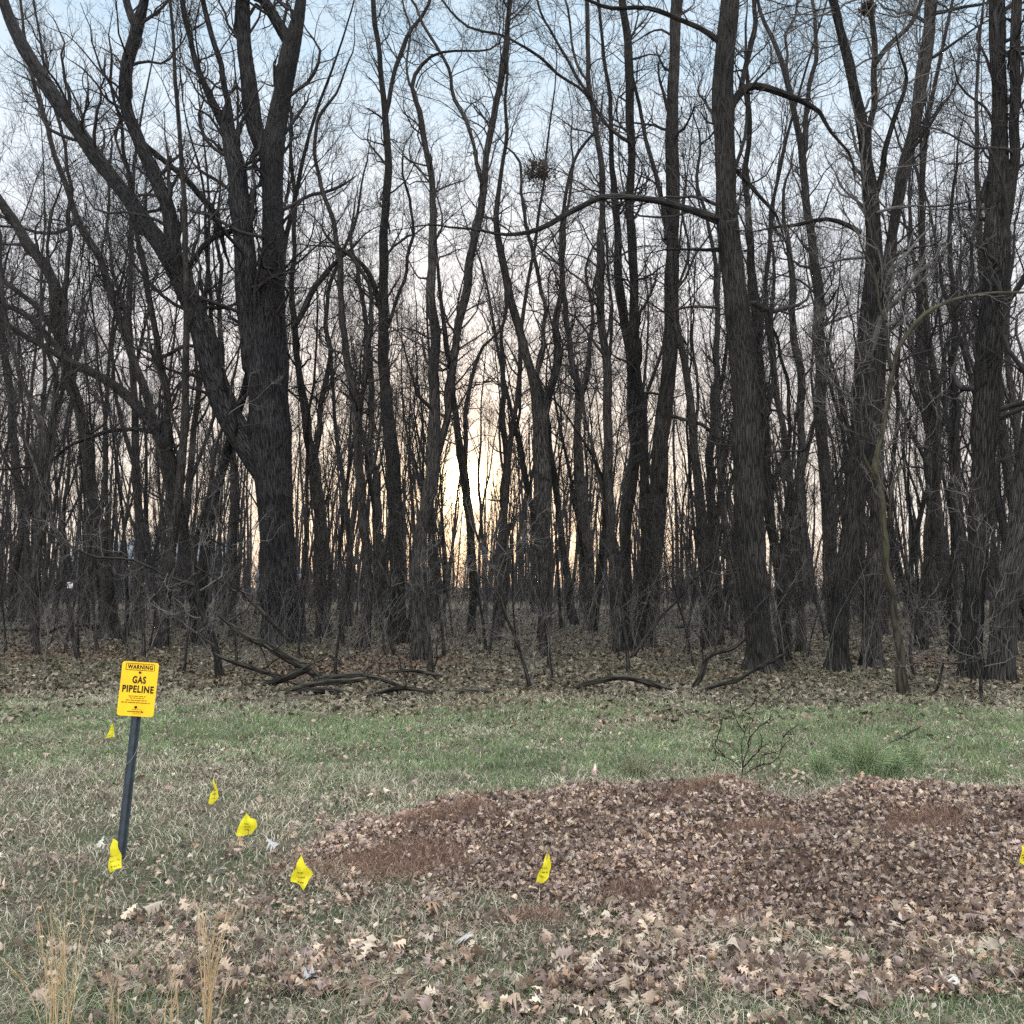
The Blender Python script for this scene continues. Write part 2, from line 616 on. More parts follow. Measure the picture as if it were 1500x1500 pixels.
# ------------------------------------------------------------------ leaves on the lawn
x, y = in_view(34000, 2.8, 11.5, rng, bias=1.15)
cl = fbm(x, y, 0.8, 51)
front = np.exp(-((y - 3.5) / 0.95) ** 2)
px_ = 750 + x / y * F
cl2 = fbm(x, y, 0.38, 53) * 0.6 + cl * 0.4
dens = np.clip((cl2 - 0.485) * 11, 0.03, 1) * (0.16 + 1.05 * front)
dens = dens * np.where(pile_h(x, y) > 0.02, 0.2, 1.0)
keep = rng.random(len(x)) < dens
x, y = x[keep], y[keep]
n = len(x)
c = palette(n, LEAFC, [5, 3, 2, 3, 2, 1], rng, 0.22)
c = c * (0.55 + 0.7 * rng.random((n, 1)))
sz = rng.uniform(0.03, 0.075, n) * (1 + 0.4 * (rng.random(n) < 0.3) * (y < 4.6))
LV, LQ, LC = scatter_leaves(x, y, soil(x, y) + rng.uniform(-0.004, 0.03, n), sz, np.full(n, 0.6), c, OAK, rng)
x2, y2 = in_view(60000, 2.8, 11.8, rng, bias=1.1)
k2 = rng.random(len(x2)) < np.clip((fbm(x2, y2, 1.1, 151) - 0.30) * 2.6, 0.05, 1)
x2, y2 = x2[k2], y2[k2]
n2_ = len(x2)
c2 = palette(n2_, [(0.20, 0.16, 0.125), (0.11, 0.085, 0.065), (0.36, 0.31, 0.25), (0.22, 0.14, 0.10)], [4, 5, 2, 1], rng, 0.3)
DV, DQ, DC = scatter_leaves(x2, y2, soil(x2, y2) + rng.uniform(0.0, 0.035, n2_), rng.uniform(0.012, 0.038, n2_) * (0.8 + 0.06 * y2), np.full(n2_, 0.7), c2, TINY, rng)
LQ = np.concatenate([LQ, DQ + len(LV)])
LV = np.concatenate([LV, DV])
LC = np.concatenate([LC, DC])
tag(new_obj("fallen_leaves", mesh_np("fallen_leaves", LV, LQ, M_LEAF, col=LC)), "dry brown lobed oak leaves strewn over the verge grass", "leaves", kind="stuff")

# ------------------------------------------------------------------ the pile of raked leaves
pile = thing("leaf_pile", "low wide brown mound of raked dead leaves and thatch on the grass", "leaf pile", (1.6, 5.0, 0))
gx = np.linspace(-1.7, 5.6, 240)
gy = np.linspace(3.3, 6.7, 120)
X, Y = np.meshgrid(gx, gy)
ph = pile_h(X, Y)
Zp = np.where(ph > 0.02, soil(X, Y) + ph + 0.004, soil(X, Y) - 0.05)
V = np.stack([X - 1.6, Y - 5.0, Zp], -1).reshape(-1, 3)
ny, nx = X.shape
ii = np.arange(ny * nx).reshape(ny, nx)
Q = np.stack([ii[:-1, :-1], ii[:-1, 1:], ii[1:, 1:], ii[1:, :-1]], -1).reshape(-1, 4)
mm, nt, b = new_mat("pile_mulch")
tc = N(nt, "ShaderNodeTexCoord")
n2 = N(nt, "ShaderNodeTexNoise", Scale=45.0, Detail=6.0, Roughness=0.75)
nt.links.new(tc.outputs["Object"], n2.inputs["Vector"])
rr = ramp(nt, [(0.3, (0.018, 0.012, 0.010)), (0.55, (0.07, 0.048, 0.038)), (0.8, (0.16, 0.115, 0.09))])
nt.links.new(n2.outputs["Fac"], rr.inputs[0])
nt.links.new(rr.outputs[0], b.inputs["Base Color"])
new_obj("mulch_core", mesh_np("mulch_core", V, Q, mm), pile)

x = rng.uniform(-1.6, 5.4, 115000)
y = rng.uniform(3.45, 6.5, 115000)
e = pile_h(x, y)
e = e + 0.10 * (fbm(x, y, 0.35, 77) - 0.5)
keep = rng.random(len(x)) < smooth(-0.004, 0.035, e + 0.012 * smooth(4.5, 4.1, y) * smooth(-1.2, 0.4, x)) * (pile_h(x, y) > -0.02)
x, y = x[keep], y[keep]


def thatch_mask(x, y):
    m = np.zeros_like(x)
    for cx, cy, rx, ry in [(-0.72, 4.95, 0.62, 0.26), (-0.35, 5.35, 0.4, 0.16), (2.2, 5.0, 0.28, 0.2), (0.58, 4.42, 0.18, 0.10),
                           (0.85, 4.18, 0.25, 0.07), (0.1, 4.2, 0.2, 0.07), (1.15, 5.5, 0.4, 0.12), (1.35, 4.95, 0.3, 0.12), (3.3, 5.2, .4, .2)]:
        m = np.maximum(m, np.exp(-(((x - cx) / rx) ** 2 + ((y - cy) / ry) ** 2)))
    return m * (0.6 + 0.8 * fbm(x, y, 0.3, 88))


keep = rng.random(len(x)) > smooth(0.35, 0.7, thatch_mask(x, y)) * 0.86
x, y = x[keep], y[keep]
n = len(x)
mauve = fbm(x, y, 0.7, 61)[:, None]
c = palette(n, LEAFC, [4, 5, 3.5, 1.6, 6, 1.0], rng, 0.28)
dk = smooth(0.35, 0.6, fbm(x, y, 0.28, 63))[:, None]
c = c * (0.60 + 0.45 * mauve + 0.28 * dk) * np.array([0.96, 0.95, 0.95])
sz = rng.uniform(0.016, 0.046, n) * (1 + 0.35 * (y < 4.2))
z = ground(x, y) + rng.uniform(0.0, 0.035, n)
a1 = rng.random(n) < 0.4
L1 = scatter_leaves(x[a1], y[a1], z[a1], sz[a1] * 1.15, np.full(a1.sum(), 0.75), c[a1], OAK, rng)
L2 = scatter_leaves(x[~a1], y[~a1], z[~a1], sz[~a1] * 0.8, np.full((~a1).sum(), 0.8), c[~a1], PLN, rng)
LV = np.concatenate([L1[0], L2[0]]) - np.array([1.6, 5.0, 0])
LQ = np.concatenate([L1[1], L2[1] + len(L1[0])])
LC = np.concatenate([L1[2], L2[2]])
o = new_obj("leaves", mesh_np("pile_leaves", LV, LQ, M_LEAF, col=LC), pile)
tag(o, kind="stuff")

# rusty thatch clods
x = rng.uniform(-1.7, 4.5, 260000)
y = rng.uniform(3.7, 6.2, 260000)
keep = rng.random(len(x)) < smooth(0.28, 0.7, thatch_mask(x, y))
x, y = x[keep], y[keep]
n = len(x)
c = palette(n, [(0.24, 0.15, 0.11), (0.15, 0.09, 0.068), (0.36, 0.25, 0.18), (0.09, 0.055, 0.045)], [4, 3, 2, 2], rng)
zz = ground(x, y) + rng.uniform(0, 0.05, n) * thatch_mask(x, y)
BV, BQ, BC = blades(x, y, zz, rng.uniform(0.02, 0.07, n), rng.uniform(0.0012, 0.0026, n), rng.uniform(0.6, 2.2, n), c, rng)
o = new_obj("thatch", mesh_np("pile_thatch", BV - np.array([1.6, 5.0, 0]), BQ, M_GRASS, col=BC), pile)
tag(o, kind="stuff")

# ------------------------------------------------------------------ woodland floor
x, y = in_view(160000, 9.4, 62, rng, bias=1.1, margin=0.64)
cl = fbm(x, y, 2.2, 71)
keep = rng.random(len(x)) < smooth(9.6, 12.8, y + (cl - 0.5) * 5) * (0.45 + 0.8 * cl)
x, y = x[keep], y[keep]
n = len(x)
red = smooth(0.5, 0.62, fbm(x, y, 3.1, 73))[:, None]
c = palette(n, [(0.17, 0.15, 0.115), (0.11, 0.095, 0.07), (0.25, 0.23, 0.185), (0.06, 0.05, 0.04), (0.10, 0.11, 0.065)], [5, 5, 2, 4, 2], rng, 0.25)
c = c * (1 - red * np.array([0.0, 0.18, 0.2]))
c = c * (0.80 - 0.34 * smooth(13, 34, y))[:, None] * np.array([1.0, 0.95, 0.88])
sz = rng.uniform(0.045, 0.115, n) * (1 + 0.014 * y)
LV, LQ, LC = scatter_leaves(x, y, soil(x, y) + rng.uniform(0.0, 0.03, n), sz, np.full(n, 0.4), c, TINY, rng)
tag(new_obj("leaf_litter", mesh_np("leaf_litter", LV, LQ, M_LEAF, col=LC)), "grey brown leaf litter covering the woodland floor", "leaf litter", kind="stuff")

x, y = in_view(80000, 11.0, 34, rng, bias=1.2)
cl = fbm(x, y, 2.6, 91)
keep = rng.random(len(x)) < np.clip((cl - 0.45) * 4, 0.08, 1) * smooth(10.8, 12.2, y)
x, y = x[keep], y[keep]
n = len(x)
c = palette(n, [(0.11, 0.14, 0.065), (0.17, 0.17, 0.10), (0.28, 0.26, 0.19), (0.08, 0.09, 0.05)], [3, 3, 3, 2], rng)
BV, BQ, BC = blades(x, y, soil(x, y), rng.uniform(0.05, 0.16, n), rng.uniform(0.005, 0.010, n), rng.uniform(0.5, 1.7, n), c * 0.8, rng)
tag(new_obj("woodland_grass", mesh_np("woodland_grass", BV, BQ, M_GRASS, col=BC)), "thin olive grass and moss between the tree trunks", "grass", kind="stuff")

# ------------------------------------------------------------------ traced trees
def build_traced(name, label, cat, stems, mat=None, crown=1.0, group=None, dens=(3.6, 7, 5), llen=2.6, extend=True, d0=None,
                 crown_mat=None, flare=0.28, seed=0, tmin=0.0, flat=False, first='trunk', rest='limb', nofar=False, k=14):
    k_given = k
    r_ = np.random.default_rng(1000 + seed)
    mat = mat or M_BARK
    b0 = stems[0][0]
    d = d0 or ground_dist(b0[1])
    base, _ = at(b0[0], b0[1], d)
    base[2] = g1(base[0], base[1]) - 0.03
    root = thing(name, label, cat, tuple(base), group)
    allP, allR = [], []
    for si, st in enumerate(stems):
        pts = [tuple(q) for q in st]
        if extend and pts[-1][1] <= 5:
            (x1, y1, w1), (x0, y0, w0) = pts[-1], pts[-2]
            L_ = max(math.hypot(x1 - x0, y1 - y0), 1)
            ux, uy = (x1 - x0) / L_, (y1 - y0) / L_
            pts += [(x1 + ux * 110, y1 + uy * 110 - 25, w1 * 0.8), (x1 + ux * 230 + r_.uniform(-20, 20), y1 + uy * 200 - 70, w1 * 0.35)]
        elif extend and si and pts[-1][1] > 5:
            (x1, y1, w1), (x0, y0, w0) = pts[-1], pts[-2]
            L_ = max(math.hypot(x1 - x0, y1 - y0), 1)
            ux, uy = (x1 - x0) / L_, (y1 - y0) / L_
            ln = 14 * min(w1, 6)
            a_ = math.atan2(uy, ux)
            for q_ in range(4):
                a_ += r_.normal(0, 0.35)
                x1 += math.cos(a_) * ln / 4
                y1 += math.sin(a_) * ln / 4 - 2
                pts.append((x1, y1, w1 * (0.8 - 0.2 * q_)))
        elif extend and si == 0 and pts[-1][2] > 2.5:
            (x1, y1, w1), (x0, y0, w0) = pts[-1], pts[-2]
            for q_ in range(5):
                x1 += (x1 - x0) * 0.1 + r_.normal(0, 6)
                x0 = x1 - (x1 - x0) * 0.5
                y1 -= 24
                pts.append((x1, y1, w1 * (0.82 - 0.17 * q_)))
        M = max(10, min(60, int(sum(math.hypot(pts[i + 1][0] - pts[i][0], pts[i + 1][1] - pts[i][1]) for i in range(len(pts) - 1)) / 16)))
        rs = resample(pts, M)
        # small natural irregularity
        wk = min(4.5, 34.0 / (np.mean([q[2] for q in pts]) + 4))
        wob = np.convolve(r_.normal(0, 1.1, M + 2), [0.3, 0.5, 0.3], 'same')[1:-1] * wk
        woz = np.convolve(r_.normal(0, 0.9, M + 2), [0.3, 0.5, 0.3], 'same')[1:-1] * wk * (0 if si == 0 else 1)
        slope = r_.uniform(-0.05, 0.05) * d if si else r_.uniform(-0.01, 0.01) * d
        if flat:
            slope = 0
        P = np.zeros((M, 3))
        R = np.zeros(M)
        for i in range(M):
            px, py, w = rs[i]
            dd = d + slope * (i / (M - 1))
            p, s = at(px + wob[i] * (min(1, i / 4)), py + woz[i] * min(1, i / 4), dd)
            P[i] = p
            R[i] = max(w * 0.88, 1.2) / 2 * s
        R *= np.exp(np.convolve(r_.normal(0, 0.09, M + 2), [0.3, 0.4, 0.3], 'same')[1:-1]) * (0.6 if name == 'bare_shrub' else 1)
        if si == 0:
            P[0] = base
            hgt = P[:, 2] - base[2]
            R *= 1 + flare * np.exp(-hgt / 0.28)
        th = np.arange(k) * 2 * pi / k
        hh = np.linalg.norm(P - P[0], axis=1)
        mod = 1 + 0.05 * np.sin(3 * th[None, :] + r_.uniform(0, 6) + hh[:, None] * 0.8) + 0.035 * np.sin(5 * th[None, :] + hh[:, None] * 1.7 + r_.uniform(0, 6))
        if si == 0 and flare > 0:
            mod = mod + 0.22 * np.exp(-hh[:, None] / 0.35) * np.sin(4 * th[None, :] + r_.uniform(0, 6))
        kk = k if R.max() > 0.04 else 8
        if kk != k:
            mod = None
        if np.median(R) > 0.13:
            kk = 60
            L_ = np.concatenate([[0], np.cumsum(np.linalg.norm(np.diff(P, axis=0), axis=1))])
            Mf = int(L_[-1] / 0.07)
            tf = np.linspace(0, L_[-1], Mf)
            Pf = np.stack([np.interp(tf, L_, P[:, i]) for i in range(3)], 1)
            for _ in range(6):
                Pf[1:-1] = 0.5 * Pf[1:-1] + 0.25 * (Pf[:-2] + Pf[2:])
            Rf = np.interp(tf, L_, R)
            thf = np.arange(kk) * 2 * pi / kk
            TH, HH = np.meshgrid(thf, tf)
            cx_, cy_ = np.cos(TH) * Rf[:, None], np.sin(TH) * Rf[:, None]

            def rd(sc, st, sd_):
                q_ = vnoise(np.cos(TH) * 0.28 / sc + 7 * sd_, HH / st + np.sin(TH) * 0.28 / sc * 0.9, 1.0, 400 + sd_)
                return 1 - np.abs(2 * q_ - 1)
            rel = 0.020 * rd(0.045, 0.42, 1) + 0.012 * rd(0.022, 0.2, 2) - 0.018
            lump = 0.05 * (vnoise(np.cos(TH) * 1.5 + 9, HH / 0.9 + np.sin(TH), 1.0, 410) - 0.5)
            mod = 1 + lump + rel / Rf[:, None]
            if si == 0 and flare > 0:
                mod = mod + 0.30 * np.exp(-HH / 0.30) * np.sin(4 * TH + 1.3)
            Pf, Rf, mod = capped(Pf, Rf, mod)
            v, q, u = tubes(Pf[None] - base, Rf[None], kk, mod[None])
            new_obj(first if si == 0 else rest, mesh_np(name + "_wood", v, q, mat, uv=u), root)
            allP.append(P - base)
            allR.append(R)
            continue
        Pc, Rc, mod = capped(P, R, mod)
        v, q, u = tubes(Pc[None] - base, Rc[None], kk, None if mod is None else mod[None])
        new_obj(first if si == 0 else rest, mesh_np(name + "_wood", v, q, mat, uv=u), root)
        allP.append(P - base)
        allR.append(R)
    if crown > 0:
        parts = []
        C1P, C1R, C1L = [], [], []
        for si, (P, R) in enumerate(zip(allP, allR)):
            seg = np.linalg.norm(np.diff(P, axis=0), axis=1).sum()
            nb = int(round(seg * dens[0] * crown * (0.55 if (si == 0 and seg > 4) else 1.0) * (0.55 if R.mean() > 0.16 else 1.0)))
            if nb < 1:
                continue
            P16 = np.stack([np.interp(np.linspace(0, 1, 20), np.linspace(0, 1, len(P)), P[:, i]) for i in range(3)], 1)
            R16 = np.interp(np.linspace(0, 1, 20), np.linspace(0, 1, len(P)), R)
            t0 = tmin if si == 0 else 0.05
            lens = np.array([min(llen, 0.8 + seg * 0.35)])
            a, b_, l_ = grow(P16[None], R16[None], nb, t0, 1.0, (50, 18), lens, 0.34, 10, 0.27, 0.10, r_, rmin=0.006)
            b_ = np.minimum(b_, 0.05)
            C1P.append(a); C1R.append(b_); C1L.append(l_)
            # epicormic fine twigs on the bark
        if C1P:
            a = np.concatenate(C1P); b_ = np.concatenate(C1R); l_ = np.concatenate(C1L)
            parts.append(tubes(a, b_, 5))
            a2, b2, l2 = grow(a, b_, dens[1], 0.15, 1.0, (44, 17), l_ * 0.6, 0.6, 7, 0.27, 0.10, r_, rmin=0.0042)
            parts.append(tubes(a2, b2, 3))
            if dens[2]:
                a3, b3, l3 = grow(a2, b2, dens[2], 0.2, 1.0, (40, 17), l2 * 0.6, 0.6, 5, 0.27, 0.10, r_, rmin=0.0031)
                parts.append(tubes(a3, b3, 3))
            v, q, u = join(parts)
            new_obj("crown", mesh_np(name + "_crown", v, q, crown_mat or M_TWIG, uv=u), root)
    return root


TR = []


def T(label, stems, **kw):
    kw.setdefault('seed', len(TR))
    nm = kw.pop('name', 'bare_tree')
    cat = kw.pop('cat', 'tree')
    TR.append(build_traced(nm, label, cat, stems, **kw))
    return TR[-1]


# big oak left with its leaning stems
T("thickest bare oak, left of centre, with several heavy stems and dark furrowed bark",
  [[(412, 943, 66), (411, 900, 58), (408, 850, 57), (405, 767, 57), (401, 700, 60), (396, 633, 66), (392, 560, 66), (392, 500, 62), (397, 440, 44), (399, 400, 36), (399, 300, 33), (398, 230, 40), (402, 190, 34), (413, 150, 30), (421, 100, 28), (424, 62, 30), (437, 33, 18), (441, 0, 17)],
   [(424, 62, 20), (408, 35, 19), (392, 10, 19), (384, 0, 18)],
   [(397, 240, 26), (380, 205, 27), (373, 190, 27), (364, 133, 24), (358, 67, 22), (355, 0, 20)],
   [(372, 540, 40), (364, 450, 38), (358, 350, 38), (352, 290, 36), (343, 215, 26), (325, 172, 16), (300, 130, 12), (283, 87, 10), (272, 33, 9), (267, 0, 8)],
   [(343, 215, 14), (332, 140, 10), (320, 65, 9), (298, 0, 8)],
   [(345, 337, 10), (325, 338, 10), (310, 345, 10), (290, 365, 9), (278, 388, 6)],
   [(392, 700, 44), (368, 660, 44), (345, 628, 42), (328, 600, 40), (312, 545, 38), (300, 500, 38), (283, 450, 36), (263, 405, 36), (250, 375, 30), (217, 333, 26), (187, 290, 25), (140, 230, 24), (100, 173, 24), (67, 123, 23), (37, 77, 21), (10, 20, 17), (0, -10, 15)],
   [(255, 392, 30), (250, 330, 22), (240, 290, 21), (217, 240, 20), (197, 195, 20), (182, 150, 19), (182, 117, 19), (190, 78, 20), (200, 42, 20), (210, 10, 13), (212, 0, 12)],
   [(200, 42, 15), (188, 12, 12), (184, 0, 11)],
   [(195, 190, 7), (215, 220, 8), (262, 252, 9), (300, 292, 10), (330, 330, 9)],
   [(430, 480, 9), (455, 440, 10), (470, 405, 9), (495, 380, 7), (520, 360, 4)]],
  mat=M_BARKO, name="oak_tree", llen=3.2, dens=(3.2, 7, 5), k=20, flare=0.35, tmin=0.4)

T("grey bare tree at the left with a flared foot and leaning forked stem",
  [[(163, 936, 26), (157, 867, 20), (149, 800, 18), (136, 733, 19), (128, 667, 18), (117, 600, 17), (101, 550, 17), (90, 500, 20), (84, 440, 17), (77, 410, 16), (43, 360, 15), (17, 317, 14), (-8, 285, 13), (-60, 210, 9)],
   [(90, 490, 10), (97, 440, 9), (103, 333, 7), (100, 250, 6), (84, 160, 5), (60, 60, 4), (50, 0, 3)],
   [(118, 540, 12), (83, 517, 11), (67, 483, 11), (33, 457, 11), (0, 447, 9), (-40, 440, 6)],
   [(90, 500, 9), (77, 483, 9), (50, 447, 9), (25, 420, 9), (0, 412, 8), (-40, 405, 5)]], flare=0.7, tmin=0.3)

T("slender bare tree with a long straight lean, growing left of the big oak",
  [[(290, 930, 16), (285, 850, 15), (267, 755, 15), (247, 700, 16), (233, 640, 14), (213, 573, 14), (200, 533, 13), (187, 493, 13), (165, 430, 12), (143, 377, 12), (113, 320, 11), (93, 260, 10), (77, 213, 8), (53, 143, 7), (37, 60, 5), (30, 0, 4)],
   [(187, 493, 7), (178, 440, 7), (165, 380, 6), (160, 300, 5), (158, 220, 4)],
   [(113, 320, 6), (105, 340, 6), (80, 345, 6), (40, 335, 5), (0, 330, 4)]], tmin=0.35)

T("bare tree with one heavy limb arching over to the left frame edge",
  [[(296, 945, 20), (285, 880, 19), (275, 820, 19), (262, 740, 20), (247, 650, 20), (213, 610, 17), (190, 583, 15), (167, 563, 14), (117, 537, 12), (83, 517, 10), (50, 500, 8), (0, 470, 6)],
   [(247, 660, 14), (240, 560, 12), (232, 500, 11), (215, 430, 9), (205, 350, 8), (190, 260, 6), (175, 180, 5), (165, 80, 4)],
   [(240, 640, 9), (200, 625, 7), (165, 632, 7), (130, 645, 6), (100, 650, 5), (60, 680, 4), (0, 693, 4)]], mat=M_BARKD, tmin=0.2)

T("crooked young tree with dark wavy stem in front of the left trees",
  [[(322, 988, 13), (316, 950, 12), (303, 917, 11), (291, 885, 10), (287, 850, 10), (283, 810, 9), (290, 775, 8), (297, 750, 7), (305, 715, 6), (312, 680, 5), (323, 643, 5), (340, 567, 4), (352, 500, 3), (360, 430, 2)],
   [(285, 858, 6), (262, 850, 6), (240, 842, 5), (200, 826, 4), (150, 822, 4), (100, 800, 3), (40, 765, 2)],
   [(290, 775, 3), (262, 822, 3), (240, 850, 3), (215, 885, 2)],
   [(300, 745, 4), (302, 790, 3), (325, 805, 3), (345, 790, 2)],
   [(287, 830, 3), (320, 850, 3), (345, 880, 3), (355, 855, 2)]], mat=M_BARKD, name="young_tree", crown_mat=M_TWIGG, crown=0.9, llen=1.4, dens=(3.0, 5, 4))

T("thin leaning sapling behind the sign on the left",
  [[(114, 970, 8), (109, 930, 7), (103, 900, 7), (97, 850, 7), (87, 800, 7), (77, 753, 7), (72, 700, 6), (78, 620, 5), (90, 540, 4), (95, 450, 3)],
   [(77, 753, 4), (60, 700, 4), (40, 650, 3), (20, 600, 2)]], name="sapling", crown=0.9, llen=1.3, dens=(2.4, 5, 4))
T("narrow grey tree second from the left frame edge",
  [[(57, 962, 11), (51, 920, 11), (50, 867, 12), (56, 800, 14), (60, 750, 16), (63, 700, 15), (70, 645, 14), (60, 610, 9), (33, 560, 8), (15, 500, 7), (5, 430, 6), (-10, 350, 5)],
   [(70, 650, 9), (80, 600, 8), (76, 540, 8), (80, 480, 6), (70, 400, 5), (72, 300, 4)]], tmin=0.2)
T("straight grey tree nearest the left frame edge",
  [[(32, 905, 15), (31, 840, 14), (30, 767, 13), (24, 667, 12), (17, 567, 11), (3, 507, 10), (-3, 430, 9), (-6, 330, 8)]], tmin=0.3)
T("grey trunk with a fork, just right of the big oak",
  [[(474, 932, 22), (472, 870, 20), (470, 800, 20), (463, 700, 20), (455, 640, 16), (447, 590, 14), (438, 540, 11), (430, 470, 10), (430, 400, 8), (433, 300, 7), (430, 230, 6), (425, 150, 5)],
   [(460, 680, 10), (472, 600, 9), (485, 530, 8), (478, 470, 7), (490, 400, 6), (520, 330, 5), (540, 250, 3)]], tmin=0.3)
T("bare tree with a wavy stem, left of the centre trees",
  [[(532, 950, 18), (538, 900, 16), (540, 833, 15), (531, 733, 16), (523, 633, 15), (517, 567, 13), (507, 517, 12), (500, 450, 10), (498, 390, 9), (497, 343, 8), (481, 300, 8), (467, 250, 7), (460, 200, 6), (475, 155, 5), (498, 133, 4)],
   [(523, 633, 8), (535, 570, 8), (540, 500, 7), (545, 430, 6), (530, 380, 6), (505, 365, 5)]], tmin=0.3)
T("tall dark tree in the middle left forking near the top edge",
  [[(585, 943, 30), (583, 883, 27), (580, 833, 26), (583, 767, 24), (577, 700, 22), (568, 633, 20), (563, 567, 18), (563, 500, 17), (563, 467, 18), (563, 400, 16), (562, 333, 14), (567, 267, 13), (568, 213, 12), (565, 160, 10), (557, 100, 8), (550, 33, 8), (547, 0, 7)],
   [(566, 165, 8), (577, 117, 7), (590, 67, 7), (613, 27, 6), (630, 0, 5)],
   [(563, 470, 9), (545, 415, 9), (530, 385, 8), (500, 368, 6), (480, 350, 4)],
   [(568, 480, 6), (590, 410, 6), (600, 350, 5), (603, 300, 5), (595, 250, 4)]], mat=M_BARKD, tmin=0.3)
T("ridged grey tree left of the low sun with a stub arm bent right",
  [[(613, 968, 26), (612, 900, 22), (613, 833, 22), (620, 767, 22), (631, 700, 23), (638, 650, 22), (637, 583, 18), (634, 500, 16), (637, 467, 16), (633, 400, 14), (633, 333, 12), (632, 267, 11), (623, 213, 10), (613, 160, 9), (600, 125, 8), (607, 110, 6), (620, 80, 5), (640, 76, 4), (667, 73, 4), (733, 77, 3)],
   [(641, 665, 13), (650, 633, 12), (660, 567, 13), (670, 517, 12), (674, 467, 14), (687, 400, 14), (699, 340, 13), (708, 290, 12), (713, 233, 11), (720, 183, 10), (730, 133, 11), (740, 83, 12), (746, 33, 8), (748, 0, 8)],
   [(706, 270, 6), (697, 217, 6), (677, 167, 6), (657, 110, 6), (633, 60, 5), (610, 17, 4), (600, 0, 4)],
   [(600, 125, 4), (592, 100, 4), (600, 60, 3), (590, 0, 3)]], mat=M_BARK, tmin=0.3)
T("leaning dark tree standing in front of the sun glow",
  [[(690, 930, 12), (692, 833, 13), (690, 767, 14), (682, 700, 14), (673, 650, 12), (661, 583, 10), (655, 520, 9), (650, 450, 7), (640, 370, 5)],
   [(682, 700, 7), (686, 640, 7), (684, 580, 7), (690, 530, 6), (710, 500, 4)]], mat=M_BARKD, tmin=0.4)
T("V forked tree right of the low sun",
  [[(797, 958, 15), (795, 910, 17), (793, 867, 20), (797, 800, 25), (800, 733, 26), (797, 667, 27), (790, 617, 26), (783, 567, 16), (773, 517, 15), (753, 467, 14), (740, 407, 13), (730, 353, 12), (722, 310, 10), (735, 260, 7), (745, 200, 6), (738, 140, 5), (745, 60, 4), (748, 0, 4)],
   [(793, 625, 15), (805, 567, 14), (813, 517, 13), (817, 467, 11), (820, 400, 9), (827, 350, 8), (823, 300, 6), (833, 250, 6), (853, 217, 5), (867, 190, 4)],
   [(783, 560, 8), (797, 500, 8), (800, 467, 8), (790, 410, 7), (770, 330, 6), (765, 250, 5)]], tmin=0.4)
T("straight slim tree behind the middle with a split top",
  [[(862, 925, 19), (862, 860, 18), (862, 800, 17), (851, 700, 15), (847, 633, 13), (846, 560, 11), (830, 480, 9), (822, 400, 8), (826, 330, 6), (840, 250, 4)],
   [(847, 600, 7), (862, 540, 7), (868, 470, 6), (860, 400, 5)]], tmin=0.4)
T("thin leaning tree with a dark foot beside the V forked tree",
  [[(842, 915, 15), (833, 850, 12), (823, 800, 11), (815, 733, 11), (806, 660, 10), (800, 590, 8)]], mat=M_BARKD, crown=0.6, tmin=0.3)
T("first of three close tall trees right of centre, with long side stems",
  [[(905, 957, 17), (899, 880, 15), (897, 800, 14), (892, 733, 14), (890, 667, 15), (888, 600, 15), (887, 517, 14), (880, 433, 13), (877, 367, 11), (883, 283, 10), (877, 217, 9), (868, 150, 8), (859, 83, 8), (860, 0, 7)],
   [(868, 145, 6), (853, 133, 5), (833, 90, 5), (807, 50, 4), (783, 0, 4)],
   [(862, 120, 5), (847, 110, 5), (837, 50, 4), (823, 0, 4)]], tmin=0.3)
T("second of three close tall trees right of centre",
  [[(914, 946, 20), (920, 867, 17), (917, 800, 16), (923, 733, 17), (930, 667, 18), (930, 600, 18), (923, 517, 17), (907, 433, 15), (906, 350, 12), (902, 283, 10), (893, 217, 9), (897, 167, 7), (884, 100, 6), (877, 10, 5), (876, 0, 5)]], mat=M_BARKD, tmin=0.3)
T("third of three close tall trees right of centre, dark and slightly bent",
  [[(928, 952, 20), (940, 900, 18), (945, 800, 17), (946, 720, 16), (945, 650, 16), (937, 600, 16), (931, 520, 17), (930, 467, 17), (929, 400, 15), (924, 333, 14), (925, 233, 14), (925, 150, 14), (922, 83, 14), (915, 33, 13), (912, 0, 12)],
   [(925, 210, 6), (903, 200, 6), (880, 172, 6), (860, 142, 5), (810, 100, 5), (790, 80, 5), (750, 57, 4), (700, 46, 4), (670, 25, 4), (650, 5, 3)]], mat=M_BARKD, tmin=0.3)
T("tall straight grey tree with smooth sweeping foot, right of centre",
  [[(938, 950, 42), (944, 905, 34), (950, 867, 32), (957, 800, 30), (963, 733, 28), (967, 650, 26), (973, 583, 24), (980, 533, 23), (983, 483, 24), (986, 400, 23), (985, 300, 20), (983, 200, 19), (988, 100, 18), (990, 0, 17)],
   [(985, 610, 5), (1003, 615, 6), (1020, 620, 6), (1035, 628, 6), (1050, 640, 4)],
   [(982, 450, 5), (1000, 395, 4), (1010, 345, 4), (1003, 270, 3)]], mat=M_BARKL, tmin=0.45, crown=0.8)
T("slim dark tree between the tall straight tree and the massive one",
  [[(1040, 920, 15), (1040, 860, 14), (1041, 800, 14), (1043, 700, 14), (1047, 600, 13), (1050, 533, 10), (1054, 470, 9), (1048, 400, 8), (1035, 330, 6), (1020, 250, 5)],
   [(1048, 590, 8), (1060, 560, 7), (1064, 530, 6), (1068, 480, 5)]], mat=M_BARKD, tmin=0.3)
